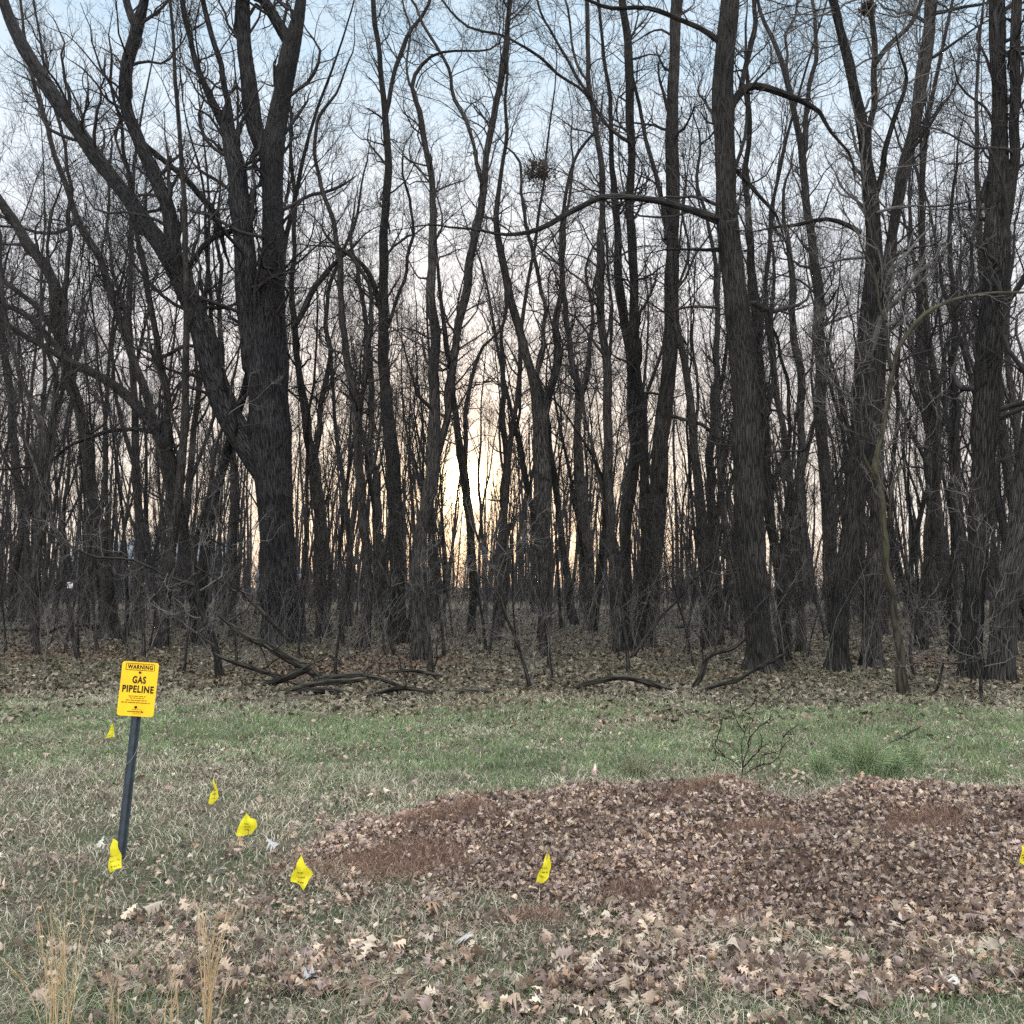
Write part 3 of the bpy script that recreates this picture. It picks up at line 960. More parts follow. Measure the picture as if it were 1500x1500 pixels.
T("massive trunk right of centre whose long upper limb arches to the left",
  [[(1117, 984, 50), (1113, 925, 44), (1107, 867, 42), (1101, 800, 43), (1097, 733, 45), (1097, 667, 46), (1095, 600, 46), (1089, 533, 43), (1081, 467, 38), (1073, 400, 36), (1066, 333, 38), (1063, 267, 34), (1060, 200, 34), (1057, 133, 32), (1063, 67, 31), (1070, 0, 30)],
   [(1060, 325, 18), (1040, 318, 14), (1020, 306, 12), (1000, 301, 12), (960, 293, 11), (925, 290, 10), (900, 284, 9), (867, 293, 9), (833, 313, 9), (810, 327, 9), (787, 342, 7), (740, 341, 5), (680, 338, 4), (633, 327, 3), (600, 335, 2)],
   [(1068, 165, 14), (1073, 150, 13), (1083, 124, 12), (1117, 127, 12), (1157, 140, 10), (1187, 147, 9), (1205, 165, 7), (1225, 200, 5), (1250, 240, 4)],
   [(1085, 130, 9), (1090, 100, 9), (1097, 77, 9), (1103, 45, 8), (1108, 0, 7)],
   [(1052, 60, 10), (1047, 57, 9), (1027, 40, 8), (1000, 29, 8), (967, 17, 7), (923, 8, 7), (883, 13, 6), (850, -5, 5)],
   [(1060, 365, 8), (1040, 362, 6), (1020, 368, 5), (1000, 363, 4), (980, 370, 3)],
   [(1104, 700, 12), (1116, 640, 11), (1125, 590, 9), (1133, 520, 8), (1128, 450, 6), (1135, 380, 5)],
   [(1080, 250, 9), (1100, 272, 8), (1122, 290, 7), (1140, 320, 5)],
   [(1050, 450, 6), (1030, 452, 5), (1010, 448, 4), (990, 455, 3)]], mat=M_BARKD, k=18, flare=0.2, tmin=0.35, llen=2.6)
T("second stem tree pressed against the right side of the massive tree",
  [[(1150, 970, 16), (1147, 900, 15), (1140, 820, 16), (1125, 740, 16), (1122, 667, 17), (1118, 600, 17), (1110, 540, 17), (1104, 433, 16), (1098, 350, 12), (1093, 250, 9), (1100, 180, 8), (1095, 100, 6)],
   [(1128, 720, 9), (1150, 670, 8), (1160, 620, 7), (1155, 560, 6), (1140, 500, 5)]], mat=M_BARKD, tmin=0.2)
T("tree with a Y fork high up, standing behind the right side of the massive tree",
  [[(1222, 930, 22), (1218, 850, 20), (1213, 767, 20), (1207, 667, 18), (1201, 600, 18), (1200, 533, 18), (1199, 433, 16), (1190, 367, 14), (1182, 300, 13), (1177, 233, 12), (1162, 170, 10), (1155, 110, 9), (1140, 66, 7), (1113, 20, 6), (1108, 0, 5)],
   [(1178, 225, 8), (1187, 133, 7), (1193, 67, 7), (1190, 0, 6)],
   [(1160, 150, 5), (1150, 80, 5), (1160, 30, 4), (1165, 0, 4)]], tmin=0.3)
T("narrow grey tree with dark foot just left of the broad multi stemmed tree",
  [[(1175, 958, 16), (1174, 900, 14), (1173, 833, 14), (1173, 760, 14), (1173, 667, 13), (1172, 567, 13), (1165, 480, 11), (1160, 400, 9), (1150, 320, 7)]], tmin=0.3, crown=0.8)
T("broad multi stemmed tree in the right half with shaggy dark trunk",
  [[(1227, 984, 36), (1229, 940, 28), (1233, 867, 27), (1243, 800, 28), (1253, 733, 34), (1263, 667, 38), (1267, 600, 40), (1272, 533, 42), (1277, 467, 42), (1281, 400, 28), (1280, 333, 24), (1277, 283, 22), (1268, 233, 18), (1263, 183, 16), (1250, 117, 15), (1233, 57, 13), (1220, 0, 12)],
   [(1272, 240, 10), (1271, 187, 10), (1279, 133, 10), (1284, 80, 10), (1275, 20, 8), (1273, 0, 7)],
   [(1281, 95, 8), (1295, 75, 8), (1313, 50, 8), (1335, 30, 7), (1350, 0, 6)],
   [(1282, 290, 10), (1293, 250, 9), (1300, 200, 9), (1315, 160, 7), (1330, 120, 6)],
   [(1262, 655, 8), (1245, 630, 6), (1233, 605, 5), (1222, 560, 5), (1212, 520, 4)],
   [(1260, 340, 8), (1240, 325, 8), (1205, 321, 7), (1180, 325, 6), (1150, 332, 5)]], mat=M_BARKD, k=18, flare=0.35, tmin=0.3, crown_mat=M_TWIGG)
T("tree with long stem leaning right, growing just beside the broad multi stemmed tree",
  [[(1277, 976, 34), (1277, 900, 26), (1281, 833, 25), (1283, 767, 24), (1284, 700, 22), (1287, 600, 20), (1290, 520, 18), (1295, 433, 17), (1303, 367, 16), (1312, 317, 18), (1323, 250, 20), (1337, 200, 19), (1347, 133, 20), (1357, 67, 20), (1363, 0, 19)],
   [(1338, 205, 6), (1360, 190, 5), (1375, 160, 4), (1400, 130, 3)],
   [(1365, 20, 7), (1385, 15, 6), (1410, 12, 6), (1440, 3, 5), (1460, 0, 4)]], mat=M_BARK, tmin=0.3)
T("slender curved tree with green mossy bark near the wood edge at right",
  [[(1325, 1018, 19), (1320, 985, 15), (1314, 933, 13), (1310, 867, 13), (1297, 807, 12), (1293, 750, 11), (1284, 707, 11), (1283, 667, 9), (1293, 617, 9), (1303, 567, 8), (1307, 533, 7), (1317, 500, 7), (1330, 482, 7), (1353, 460, 7), (1393, 437, 6), (1433, 433, 6), (1467, 427, 5), (1500, 430, 4), (1540, 425, 3)],
   [(1283, 705, 4), (1275, 685, 4), (1262, 660, 4), (1255, 640, 3), (1248, 600, 3)],
   [(1305, 540, 5), (1300, 480, 4), (1285, 430, 4), (1275, 380, 3), (1250, 330, 2)],
   [(1303, 760, 4), (1300, 735, 4), (1320, 690, 3), (1335, 640, 3), (1325, 590, 2)]], mat=M_BARKM, crown_mat=M_TWIGG, llen=1.5, dens=(3.2, 5, 4), tmin=0.4, flare=0.2)
T("great dark twin stemmed tree nearest the right frame edge",
  [[(1424, 992, 36), (1422, 950, 30), (1423, 900, 28), (1430, 833, 30), (1437, 767, 33), (1439, 700, 37), (1440, 667, 38), (1444, 600, 42), (1448, 533, 44), (1453, 467, 42), (1460, 400, 40), (1461, 333, 40), (1462, 280, 34), (1465, 200, 24), (1465, 133, 22), (1462, 67, 23), (1460, 0, 24)],
   [(1466, 330, 26), (1477, 280, 18), (1485, 235, 17), (1487, 200, 17), (1488, 133, 17), (1487, 67, 17), (1489, 0, 17)],
   [(1452, 250, 7), (1440, 262, 7), (1436, 300, 6), (1425, 350, 6), (1425, 400, 5)],
   [(1455, 185, 5), (1445, 155, 4), (1432, 130, 4), (1405, 122, 3), (1397, 108, 3), (1400, 92, 2)]], mat=M_BARKD, k=18, flare=0.3, tmin=0.3)
T("thick ridged trunk leaning out past the lower right frame edge",
  [[(1464, 996, 42), (1468, 933, 38), (1476, 833, 36), (1490, 790, 34), (1503, 700, 32), (1515, 600, 30), (1530, 450, 26), (1540, 250, 22), (1545, 0, 18)]], mat=M_BARK, k=16, tmin=0.3, crown=0.7)
T("grey pole like tree between the two largest trees at right, standing far back",
  [[(1368, 935, 15), (1363, 850, 15), (1361, 760, 15), (1360, 667, 14), (1358, 567, 13), (1350, 480, 11), (1345, 400, 9), (1352, 320, 7), (1345, 250, 5)],
   [(1360, 640, 8), (1380, 560, 7), (1398, 480, 6), (1405, 400, 5)]], tmin=0.3)
T("dark narrow tree left of the right edge twin tree",
  [[(1398, 960, 15), (1397, 880, 14), (1397, 760, 14), (1398, 667, 14), (1400, 533, 11), (1396, 440, 9), (1390, 350, 7), (1402, 270, 5)]], mat=M_BARKD, tmin=0.3)
T("pale slim trunk standing just left of the big oak",
  [[(342, 932, 14), (341, 860, 14), (341, 780, 14), (343, 700, 13), (340, 640, 11), (330, 560, 9), (318, 480, 8), (322, 400, 6), (318, 330, 5)]], mat=M_BARKL, tmin=0.35, crown=0.8)
T("slender tree with two upright prongs between the ridged tree and the V forked tree",
  [[(735, 920, 11), (738, 850, 11), (740, 780, 11), (738, 700, 11), (742, 640, 10), (738, 560, 8), (733, 500, 6), (740, 440, 5)],
   [(740, 690, 6), (755, 640, 5), (765, 590, 5), (760, 540, 4)]], mat=M_BARKD, tmin=0.3, crown=0.5)
T("thin straight tree between the wavy tree and the tall dark one",
  [[(556, 925, 12), (553, 850, 12), (550, 760, 12), (548, 680, 11), (545, 600, 10), (538, 520, 9), (530, 450, 7), (522, 380, 6)]], tmin=0.3, crown=0.8)

# saplings and thin foreground stems
T("thin crooked sapling leaning left below the sun",
  [[(777, 1006, 7), (768, 980, 6), (760, 955, 6), (747, 917, 5), (733, 867, 5), (717, 827, 5), (700, 790, 4), (690, 740, 3), (684, 690, 2)],
   [(747, 917, 4), (735, 890, 3), (725, 860, 3), (700, 840, 2)],
   [(733, 867, 3), (745, 820, 3), (750, 760, 2)]], name="sapling", crown_mat=M_TWIGG, llen=1.0, dens=(3.5, 5, 3), flare=0.2)
T("forked grey sapling whose right arm reaches far up across the pale trunk",
  [[(924, 966, 6), (930, 955, 6), (932, 945, 7), (940, 938, 7), (950, 930, 7), (968, 904, 6), (984, 878, 5), (1006, 860, 4), (1040, 830, 4), (1063, 807, 3), (1073, 767, 3)],
   [(932, 947, 5), (924, 928, 5), (926, 900, 5), (920, 880, 4), (912, 864, 3), (900, 830, 2)]], name="sapling", crown_mat=M_TWIGG, llen=1.0, dens=(2.6, 4, 3), flare=0.2)
T("dark sapling at right bending up from the grass edge",
  [[(1438, 1025, 6), (1436, 990, 5), (1437, 951, 5), (1432, 900, 4), (1438, 850, 4), (1432, 790, 3), (1420, 740, 3), (1428, 690, 2)],
   [(1437, 955, 3), (1425, 965, 3), (1412, 970, 3), (1385, 969, 3), (1361, 969, 3), (1340, 976, 2)]], name="sapling", crown_mat=M_TWIGG, llen=1.1, dens=(3.2, 5, 3), flare=0.2)
T("thin brown sapling with side twigs below the ridged tree",
  [[(636, 990, 5), (632, 960, 4), (628, 920, 4), (622, 880, 3), (626, 840, 3), (618, 800, 2)],
   [(635, 980, 3), (645, 950, 2), (644, 930, 2)]], name="sapling", crown_mat=M_TWIGG, llen=0.8, dens=(4, 4, 3), flare=0.1)
T("slightly bent sapling in front of the wavy tree",
  [[(577, 962, 6), (570, 920, 6), (566, 880, 5), (560, 840, 5), (552, 790, 4), (556, 740, 3)]], name="sapling", crown_mat=M_TWIGG, llen=0.9, dens=(3, 5, 3), flare=0.2)
T("dark sapling with a hooked stem just right of the massive tree",
  [[(1146, 978, 9), (1145, 940, 8), (1140, 905, 7), (1147, 880, 6), (1155, 865, 5), (1163, 840, 4), (1158, 800, 3)],
   [(1150, 872, 4), (1143, 850, 4), (1147, 820, 3)]], name="sapling", crown_mat=M_TWIGG, llen=1.0, dens=(3.5, 5, 3), flare=0.2)
T("small sapling with dark kinked foot in front of the red shed",
  [[(501, 945, 6), (498, 925, 6), (497, 905, 5), (505, 880, 4), (500, 840, 4), (503, 790, 3)]], name="sapling", llen=0.9, dens=(3, 5, 3), flare=0.2)
T("wiry sapling low on the right between the mossy tree and the far pole tree",
  [[(1340, 990, 5), (1333, 960, 4), (1330, 930, 4), (1340, 890, 4), (1365, 870, 3), (1385, 850, 3), (1400, 820, 2)],
   [(1329, 962, 3), (1367, 953, 3), (1393, 937, 2), (1410, 905, 2)]], name="sapling", crown_mat=M_TWIGG, llen=1.0, dens=(3.5, 5, 3), flare=0.2)
T("wiry sapling in front of the flared tree at the left",
  [[(236, 955, 5), (232, 920, 5), (228, 880, 4), (222, 840, 4), (230, 790, 3), (224, 740, 2)],
   [(228, 880, 3), (205, 850, 3), (180, 830, 2)]], name="sapling", crown_mat=M_TWIGG, llen=1.2, dens=(3.5, 5, 3), flare=0.2)

# ------------------------------------------------------------------ woodland trees behind (shared meshes)
def proto_tree(seed, H, r0, lean, fork, tw=1.0, bare=0.3, k=9):
    r_ = np.random.default_rng(3000 + seed)
    M = 22
    P = np.zeros((M, 3))
    d = norm(np.array([r_.normal(0, lean), r_.normal(0, lean), 1.0]))
    for i in range(1, M):
        d = norm(d + np.append(r_.normal(0, 0.05, 2), 0.02))
        P[i] = P[i - 1] + d * H / (M - 1)
    s = np.linspace(0, 1, M)
    P[:, 0] += np.cumsum(r_.normal(0, 0.06, M)) * s
    R = r0 * 0.72 * (1 - 0.95 * s ** 0.9) * (1 + 0.5 * np.exp(-s * H / 0.3))
    parts = [tubes(P[None], R[None], k)]
    stems, rads, lens = [P[None]], [R[None]], [np.array([H * 0.2])]
    if fork:
        a, b_, l_ = grow(P[None], R[None], fork, 0.22, 0.6, (22, 7), np.array([H * 0.62]), 0.62, M, 0.07, 0.06, r_, tap=0.94, lshape=0.8)
        parts.append(tubes(a, b_, 7))
        stems.append(a)
        rads.append(b_)
        lens.append(np.full(fork, H * 0.16))
    tv, tq, tu = join(parts)
    trunk = mesh_np("woodland_trunk", tv, tq, [M_BARK, M_BARKD][seed % 2], uv=tu)
    cp = []
    A = np.concatenate(stems)
    B = np.concatenate(rads)
    LL = np.concatenate(lens)
    a, b_, l_ = grow(A, B, int(13 * tw) + 3, bare, 1.0, (42, 14), LL, 0.42, 9, 0.2, 0.12, r_, rmin=0.009)
    b_ = np.minimum(b_, 0.05)
    cp.append(tubes(a, b_, 4))
    a2, b2, l2 = grow(a, b_, 7, 0.15, 1.0, (42, 15), l_ * 0.6, 0.6, 6, 0.24, 0.12, r_, rmin=0.006)
    cp.append(tubes(a2, b2, 3))
    a3, b3, l3 = grow(a2, b2, 4, 0.2, 1.0, (38, 14), l2 * 0.6, 0.6, 4, 0.2, 0.12, r_, rmin=0.0045)
    cp.append(tubes(a3, b3, 3))
    cv, cq, cu = join(cp)
    crown = mesh_np("woodland_crown", cv, cq, M_TWIG, uv=cu)
    return trunk, crown


protos = [proto_tree(i, H, r0, ln, fk) for i, (H, r0, ln, fk) in enumerate([
    (19, .17, .05, 1), (21, .20, .04, 2), (17, .13, .08, 1), (20, .22, .03, 2), (15, .10, .10, 0), (18, .15, .12, 1),
    (22, .24, .04, 3), (16, .11, .06, 1), (20, .16, .05, 2), (14, .09, .07, 0)])]
sap_protos = [proto_tree(40 + i, H, r0, ln, fk, tw=0.7, bare=0.12, k=5) for i, (H, r0, ln, fk) in enumerate([
    (5.5, .035, .18, 1), (4.2, .028, .25, 2), (7.0, .045, .12, 1), (3.4, .022, .3, 2), (8.5, .055, .1, 0)])]


def put(root_name, label, cat, group, mesh_pair, x, y, rz, s):
    o = thing(root_name, label, cat, (x, y, g1(x, y) - 0.05), group)
    o.rotation_euler = (0, 0, rz)
    o.scale = (s, s, s)
    new_obj("trunk", mesh_pair[0], o)
    new_obj("crown", mesh_pair[1], o)
    return o


rg = random.Random(5)
placed = [(t.location.x, t.location.y) for t in TR]


def free(x, y, dmin):
    return all((x - a) ** 2 + (y - b) ** 2 > dmin * dmin for a, b in placed)


def spots(n, d0, d1, dmin, marg=0.6, gap=True):
    out = []
    tries = 0
    while len(out) < n and tries < 20000:
        tries += 1
        y = math.sqrt(rg.uniform(d0 ** 2, d1 ** 2))
        x = rg.uniform(-marg, marg) * y
        px = 750 + x / y * F
        if gap and 655 < px < 770 and y < 55 and rg.random() < 0.4:
            continue
        if gap and 664 < px < 700 and rg.random() < 0.75:
            continue
        if free(x, y, dmin):
            placed.append((x, y))
            out.append((x, y))
    return out


bands = [
    (44, 22, 34, 1.2, "slim bare tree among the front rows of the wood", "bare trees in the front rows of the wood"),
    (80, 34, 52, 1.1, "slim bare tree in the middle depth of the wood", "bare trees in the middle depth of the wood"),
    (95, 52, 78, 1.1, "thin distant bare tree deep inside the wood", "bare trees deep inside the wood")]
for nb, d0, d1, dm, lab, grp in bands:
    for i, (x, y) in enumerate(spots(nb, d0, d1, dm)):
        pr = protos[rg.randrange(len(protos))]
        put("woodland_tree", lab, "tree", grp, pr, x, y, rg.uniform(0, 6.28), rg.uniform(0.8, 1.12))
for nb, d0, d1, lab, grp in [(44, 15, 24, "knee to head high wiry understorey sapling near the wood edge", "understorey saplings near the wood edge"),
                             (80, 24, 55, "wiry understorey sapling back between the trunks", "understorey saplings back in the wood")]:
    for i, (x, y) in enumerate(spots(nb, d0, d1, 0.7, gap=False)):
        pr = sap_protos[rg.randrange(len(sap_protos))]
        put("understorey_sapling", lab, "sapling", grp, pr, x, y, rg.uniform(0, 6.28), rg.uniform(0.7, 1.1))

# far-off wood: one mass
rf = np.random.default_rng(77)
n = 700
y = np.sqrt(rf.uniform(78 ** 2, 150 ** 2, n))
x = rf.uniform(-0.66, 0.66, n) * y
kp = (np.abs(750 + x / y * F - 682) > 20) | (rf.random(n) < 0.35)
x, y = x[kp], y[kp]
n = len(x)
M = 6
H = rf.uniform(13, 21, n)
P = np.zeros((n, M, 3))
P[:, 0] = np.stack([x, y, np.zeros(n) - 0.1], -1)
d = norm(np.stack([rf.normal(0, .05, n), rf.normal(0, .05, n), np.ones(n)], -1))
for i in range(1, M):
    d = norm(d + rf.normal(0, 0.05, (n, 3)) * np.array([1, 1, 0]))
    P[:, i] = P[:, i - 1] + d * (H / (M - 1))[:, None]
R = rf.uniform(0.09, 0.22, n)[:, None] * np.linspace(1, 0.25, M)[None]
parts = [tubes(P, R, 5)]
a, b_, l_ = grow(P, R, 9, 0.2, 1.0, (32, 10), H * 0.28, 0.4, 4, 0.12, 0.14, rf, rmin=0.02)
parts.append(tubes(a, b_, 3))
a2, b2, l2 = grow(a, b_, 4, 0.1, 1.0, (35, 12), l_ * 0.5, 0.6, 3, 0.18, 0.14, rf, rmin=0.013)
parts.append(tubes(a2, b2, 3))
v, q, u = join(parts)
tag(new_obj("far_wood", mesh_np("far_wood", v, q, M_TWIG, uv=u)), "far off mass of bare grey trees closing the horizon", "woodland", kind="stuff")

# undergrowth: low brush
def brush(n, d0, d1, hmin, hmax, seed, thick):
    rb = np.random.default_rng(seed)
    y = np.sqrt(rb.uniform(d0 ** 2, d1 ** 2, n))
    x = rb.uniform(-0.64, 0.64, n) * y
    k = fbm(x, y, 5.0, 123) > 0.36
    x, y = x[k], y[k]
    n = len(x)
    M = 6
    P = np.zeros((n, M, 3))
    P[:, 0] = np.stack([x, y, soil(x, y) - 0.02], -1)
    H = rb.uniform(hmin, hmax, n)
    d = norm(np.stack([rb.normal(0, .28, n), rb.normal(0, .28, n), np.ones(n)], -1))
    for i in range(1, M):
        d = norm(d + rb.normal(0, 0.16, (n, 3)))
        P[:, i] = P[:, i - 1] + d * (H / (M - 1))[:, None]
    R = (thick * rb.uniform(0.6, 1.4, n))[:, None] * np.linspace(1, 0.35, M)[None]
    pr = [tubes(P, R, 3)]
    a, b_, l_ = grow(P, R, 5, 0.2, 1.0, (45, 15), H * 0.45, 0.6, 4, 0.22, 0.05, rb, rmin=thick * 0.3)
    pr.append(tubes(a, b_, 3))
    return join(pr)


v, q, u = join([brush(1100, 34, 75, 1.0, 3.0, 5, 0.012), brush(4600, 75, 125, 2.0, 6.2, 6, 0.03)])
tag(new_obj("far_undergrowth", mesh_np("far_undergrowth", v, q, M_TWIG, uv=u)), "tangled dark undergrowth far back between the trunks", "undergrowth", kind="stuff")
v, q, u = join([brush(1050, 14.5, 30, 0.7, 2.9, 8, 0.0052), brush(600, 26, 45, 1.0, 3.2, 9, 0.008)])
tag(new_obj("undergrowth", mesh_np("undergrowth", v, q, M_TWIGG, uv=u)), "sparse grey twiggy undergrowth near the wood edge", "undergrowth", kind="stuff")


# ------------------------------------------------------------------ fallen wood
def log(label, pts, mat=None, name="fallen_branch", cat="fallen branch", d=None, twigs=0, seed=0, k=10):
    r_ = np.random.default_rng(6000 + seed)
    low = max(p[1] for p in pts)
    d = d or ground_dist(low + 3)
    M = max(8, len(pts) * 3)
    rs = resample(pts, M)
    P = np.zeros((M, 3))
    R = np.zeros(M)
    for i in range(M):
        p, s = at(rs[i][0], rs[i][1], d)
        P[i] = p
        R[i] = rs[i][2] / 2 * s * 1.2
        P[i, 2] = max(P[i, 2], g1(P[i, 0], P[i, 1]) + R[i] * 0.4)
    R *= np.exp(r_.normal(0, 0.07, M))
    R[0] *= 0.6
    R[-1] *= 0.5
    base = np.array([P[0, 0], P[0, 1], g1(P[0, 0], P[0, 1])])
    Pc, Rc, _m = capped(P, R)
    parts = [tubes(Pc[None] - base, Rc[None], k)]
    if twigs:
        a, b_, l_ = grow(P[None] - base, R[None], twigs, 0.1, 1, (55, 15), np.array([0.9]), 0.4, 6, 0.25, 0.05, r_, rmin=0.005)
        parts.append(tubes(a, b_, 4))
        a2, b2, l2 = grow(a, b_, 3, 0.2, 1, (45, 15), l_ * 0.5, 0.6, 4, 0.25, 0.05, r_, rmin=0.003)
        parts.append(tubes(a2, b2, 3))
    v, q, u = join(parts)
    o = new_obj(name, mesh_np(name, v, q, mat or M_LOG, uv=u), None, tuple(base))
    tag(o, label, cat)
    return o


log("long thick fallen bough sloping down to the right in front of the big oak", [(318, 899, 4), (344, 920, 7), (364, 935, 8), (387, 942, 9), (405, 954, 10), (428, 968, 10), (446, 976, 11), (470, 994, 12)], twigs=4, seed=1, d=14.6)
log("thin dark branch sloping down to the foot of the big oak", [(345, 856, 4), (368, 881, 5), (388, 900, 5), (409, 922, 5), (425, 940, 4)], twigs=3, seed=2, d=18)
log("low dark bough lying left of the log heap", [(316, 959, 4), (340, 970, 5), (368, 978, 6), (398, 988, 6), (418, 994, 6)], twigs=2, seed=3, d=14.4)
log("short dark log crossing under the thick bough in the heap", [(386, 1003, 6), (415, 995, 9), (443, 983, 9), (456, 980, 6)], seed=4, twigs=3)
log("long weathered log lying along the front of the heap", [(364, 1023, 3), (387, 1020, 4), (424, 1011, 6), (452, 1003, 6), (478, 1000, 7), (510, 998, 7), (536, 994, 6)], mat=M_LOG, seed=5, d=13.0, twigs=3)
log("dark curved log in the heap ending in a bent tip to the right", [(462, 995, 10), (500, 993, 9), (530, 989, 8), (560, 994, 6), (588, 1006, 5)], seed=6, d=13.6, twigs=5)
log("lowest dark log half sunk in grass under the long weathered one", [(436, 1014, 8), (470, 1011, 9), (490, 1014, 8), (520, 1016, 6)], seed=7)
log("dark crooked log right end of the heap", [(548, 1018, 6), (564, 1013, 7), (584, 1007, 6), (612, 1010, 5), (640, 1016, 5)], seed=8, twigs=3)
log("thin branch on the leaves behind the heap", [(566, 985, 3), (600, 981, 4), (626, 986, 4), (650, 990, 3)], seed=9, twigs=2)
log("thin straight stick lying right of the heap", [(658, 1012, 3), (690, 1010, 3), (722, 1014, 3)], seed=10, mat=M_LOGP)
log("curved dark bough with a pale broken end lying at the wood edge, right of centre", [(840, 1008, 4), (860, 1001, 6), (886, 996, 6), (910, 991, 7), (932, 995, 7), (960, 1003, 7), (986, 1010, 6)], seed=11)
log("hooked branch rising from the curved bough towards the massive tree", [(1014, 1009, 6), (1030, 988, 7), (1032, 966, 6), (1046, 956, 5), (1072, 952, 5), (1096, 932, 4)], seed=12, twigs=2)
log("short stick joining the curved bough and the hooked branch", [(980, 1004, 4), (1000, 1003, 4), (1018, 1005, 4)], seed=13)
log("slanting branch at the foot of the massive tree", [(1032, 1011, 5), (1056, 1001, 5), (1080, 998, 5), (1100, 983, 5), (1122, 973, 5), (1150, 958, 4)], seed=14, twigs=2)
log("dark stick leaning in the leaves beside the mossy tree", [(1358, 1018, 3), (1372, 1014, 4), (1378, 990, 3), (1382, 970, 3)], seed=15)
log("dead branch lying far back near the left edge", [(60, 932, 4), (95, 915, 5), (130, 915, 5), (150, 920, 4)], seed=16, twigs=2)
log("dark log lying on the red brown leaves behind the tall straight tree", [(990, 918, 5), (1020, 915, 6), (1050, 917, 6), (1080, 922, 5)], seed=17)
log("small twig lying on the grass among the green tufts", [(1288, 1093, 3), (1305, 1087, 3), (1320, 1080, 3), (1350, 1064, 1.5)], seed=18, twigs=2)
log("short dark stick on the litter left of the wavy tree", [(484, 962, 4), (495, 968, 4), (502, 974, 3)], seed=19)
log("thin brown branch lying among the trunks at the left", [(0, 922, 3), (40, 922, 4), (70, 928, 3)], seed=20)
log("pale bleached branch lying in the litter at the right", [(1290, 1000, 3), (1320, 1006, 3), (1345, 998, 3), (1372, 1002, 2)], seed=21, mat=M_LOGP)


# ------------------------------------------------------------------ squirrel nests
def nest(px, py, d, wpx, label, seed):
    p, s = at(px, py, d)
    r_ = np.random.default_rng(seed)
    n = 300
    u = r_.normal(size=(n, 3)) * np.array([0.5, 0.5, 0.36]) * wpx / 2 * s + (r_.random((n, 1)) < 0.35) * np.array([0.35, 0, -0.3]) * wpx / 2 * s
    c = palette(n, [(0.05, 0.035, 0.025), (0.09, 0.06, 0.045)], [2, 1], r_)
    V, Q, C = scatter_leaves(u[:, 0], u[:, 1], u[:, 2], r_.uniform(0.05, 0.13, n), np.full(n, 1.2), c, TINY, r_)
    V = V.reshape(-1, 3)
    nr = 160
    st = norm(r_.normal(size=(nr, 3))) * wpx / 2 * s * 0.8
    dr = norm(r_.normal(size=(nr, 3)) + np.array([0, 0, 0.2]))
    P = np.stack([st, st + dr * wpx * s * 0.3, st + dr * wpx * s * 0.55 + r_.normal(0, 0.04, (nr, 3))], 1)
    tv, tq, tu = tubes(P, np.full((nr, 3), 0.006), 3)
    o = new_obj("squirrel_nest", mesh_np("squirrel_nest", np.concatenate([V, tv]), np.concatenate([Q, tq + len(V)]), M_LEAF,
                                           col=np.concatenate([C, np.full((len(tv), 3), 0.04)])), None, tuple(p))
    tag(o, label, "nest")


nest(786, 250, 20.6, 40, "loose dark leaf nest in the branches high above the centre", 1)
nest(1270, 13, 16.6, 16, "small compact leaf nest at the very top of the picture", 2)


# ------------------------------------------------------------------ small boxes and polys
def boxes(name, bl, mat, parent=None, loc=None):
    """bl: list of (cx,cy,cz,sx,sy,sz)"""
    V, Fc = [], []
    for cx, cy, cz, sx_, sy_, sz_ in bl:
        o = len(V)
        for dz in (-1, 1):
            for dx, dy in ((-1, -1), (1, -1), (1, 1), (-1, 1)):
                V.append((cx + dx * sx_ / 2, cy + dy * sy_ / 2, cz + dz * sz_ / 2))
        Fc += [(o + 3, o + 2, o + 1, o), (o + 4, o + 5, o + 6, o + 7)]
        for i in range(4):
            j = (i + 1) % 4
            Fc.append((o + i, o + j, o + 4 + j, o + 4 + i))
    me = mesh_np(name, np.array(V, float), np.array(Fc), mat, smoothed=False)
    return new_obj(name, me, parent, loc)


# ------------------------------------------------------------------ gas pipeline marker
M_YEL = plain("sign_yellow", (0.80, 0.49, 0.012), rough=0.5, spec=0.35, var=0.10, scale=9)
M_BLK = plain("sign_black", (0.012, 0.011, 0.011), rough=0.6, var=0.2)
M_POST = plain("post_dark_steel", (0.030, 0.042, 0.055), rough=0.5, spec=0.4, var=0.35, scale=18)
M_WIRE = plain("wire_steel", (0.22, 0.20, 0.19), rough=0.5, spec=0.5)
pd = ground_dist(1258)
pb, ps = at(175, 1258, pd)
marker = thing("pipeline_marker", "yellow WARNING GAS PIPELINE sign on a leaning dark metal post in the grass", "sign", (pb[0], pb[1], g1(pb[0], pb[1]) - 0.02))
marker.rotation_euler = (radians(1.0), radians(4.6), radians(8))
HP = (1258 - 965) * ps / CP * 0.995
PW = 52 * ps
PH = 79.5 * ps
# U channel post with holes suggested by the flange profile
prof = [(-.026, .010), (-.015, .010), (-.009, -.012), (.009, -.012), (.015, .010), (.026, .010), (.026, .014), (.012, .014), (.006, -.008), (-.006, -.008), (-.012, .014), (-.026, .014)]
V = []
zs = np.linspace(-0.1, HP - 0.06, 24)
for z in zs:
    for a_, b2 in prof:
        V.append((a_, b2, z))
K = len(prof)
Fc = []
for i in range(len(zs) - 1):
    for j in range(K):
        Fc.append((i * K + j, i * K + (j + 1) % K, (i + 1) * K + (j + 1) % K, (i + 1) * K + j))
new_obj("post", mesh_np("post", np.array(V, float), np.array(Fc), M_POST, smoothed=False), marker)


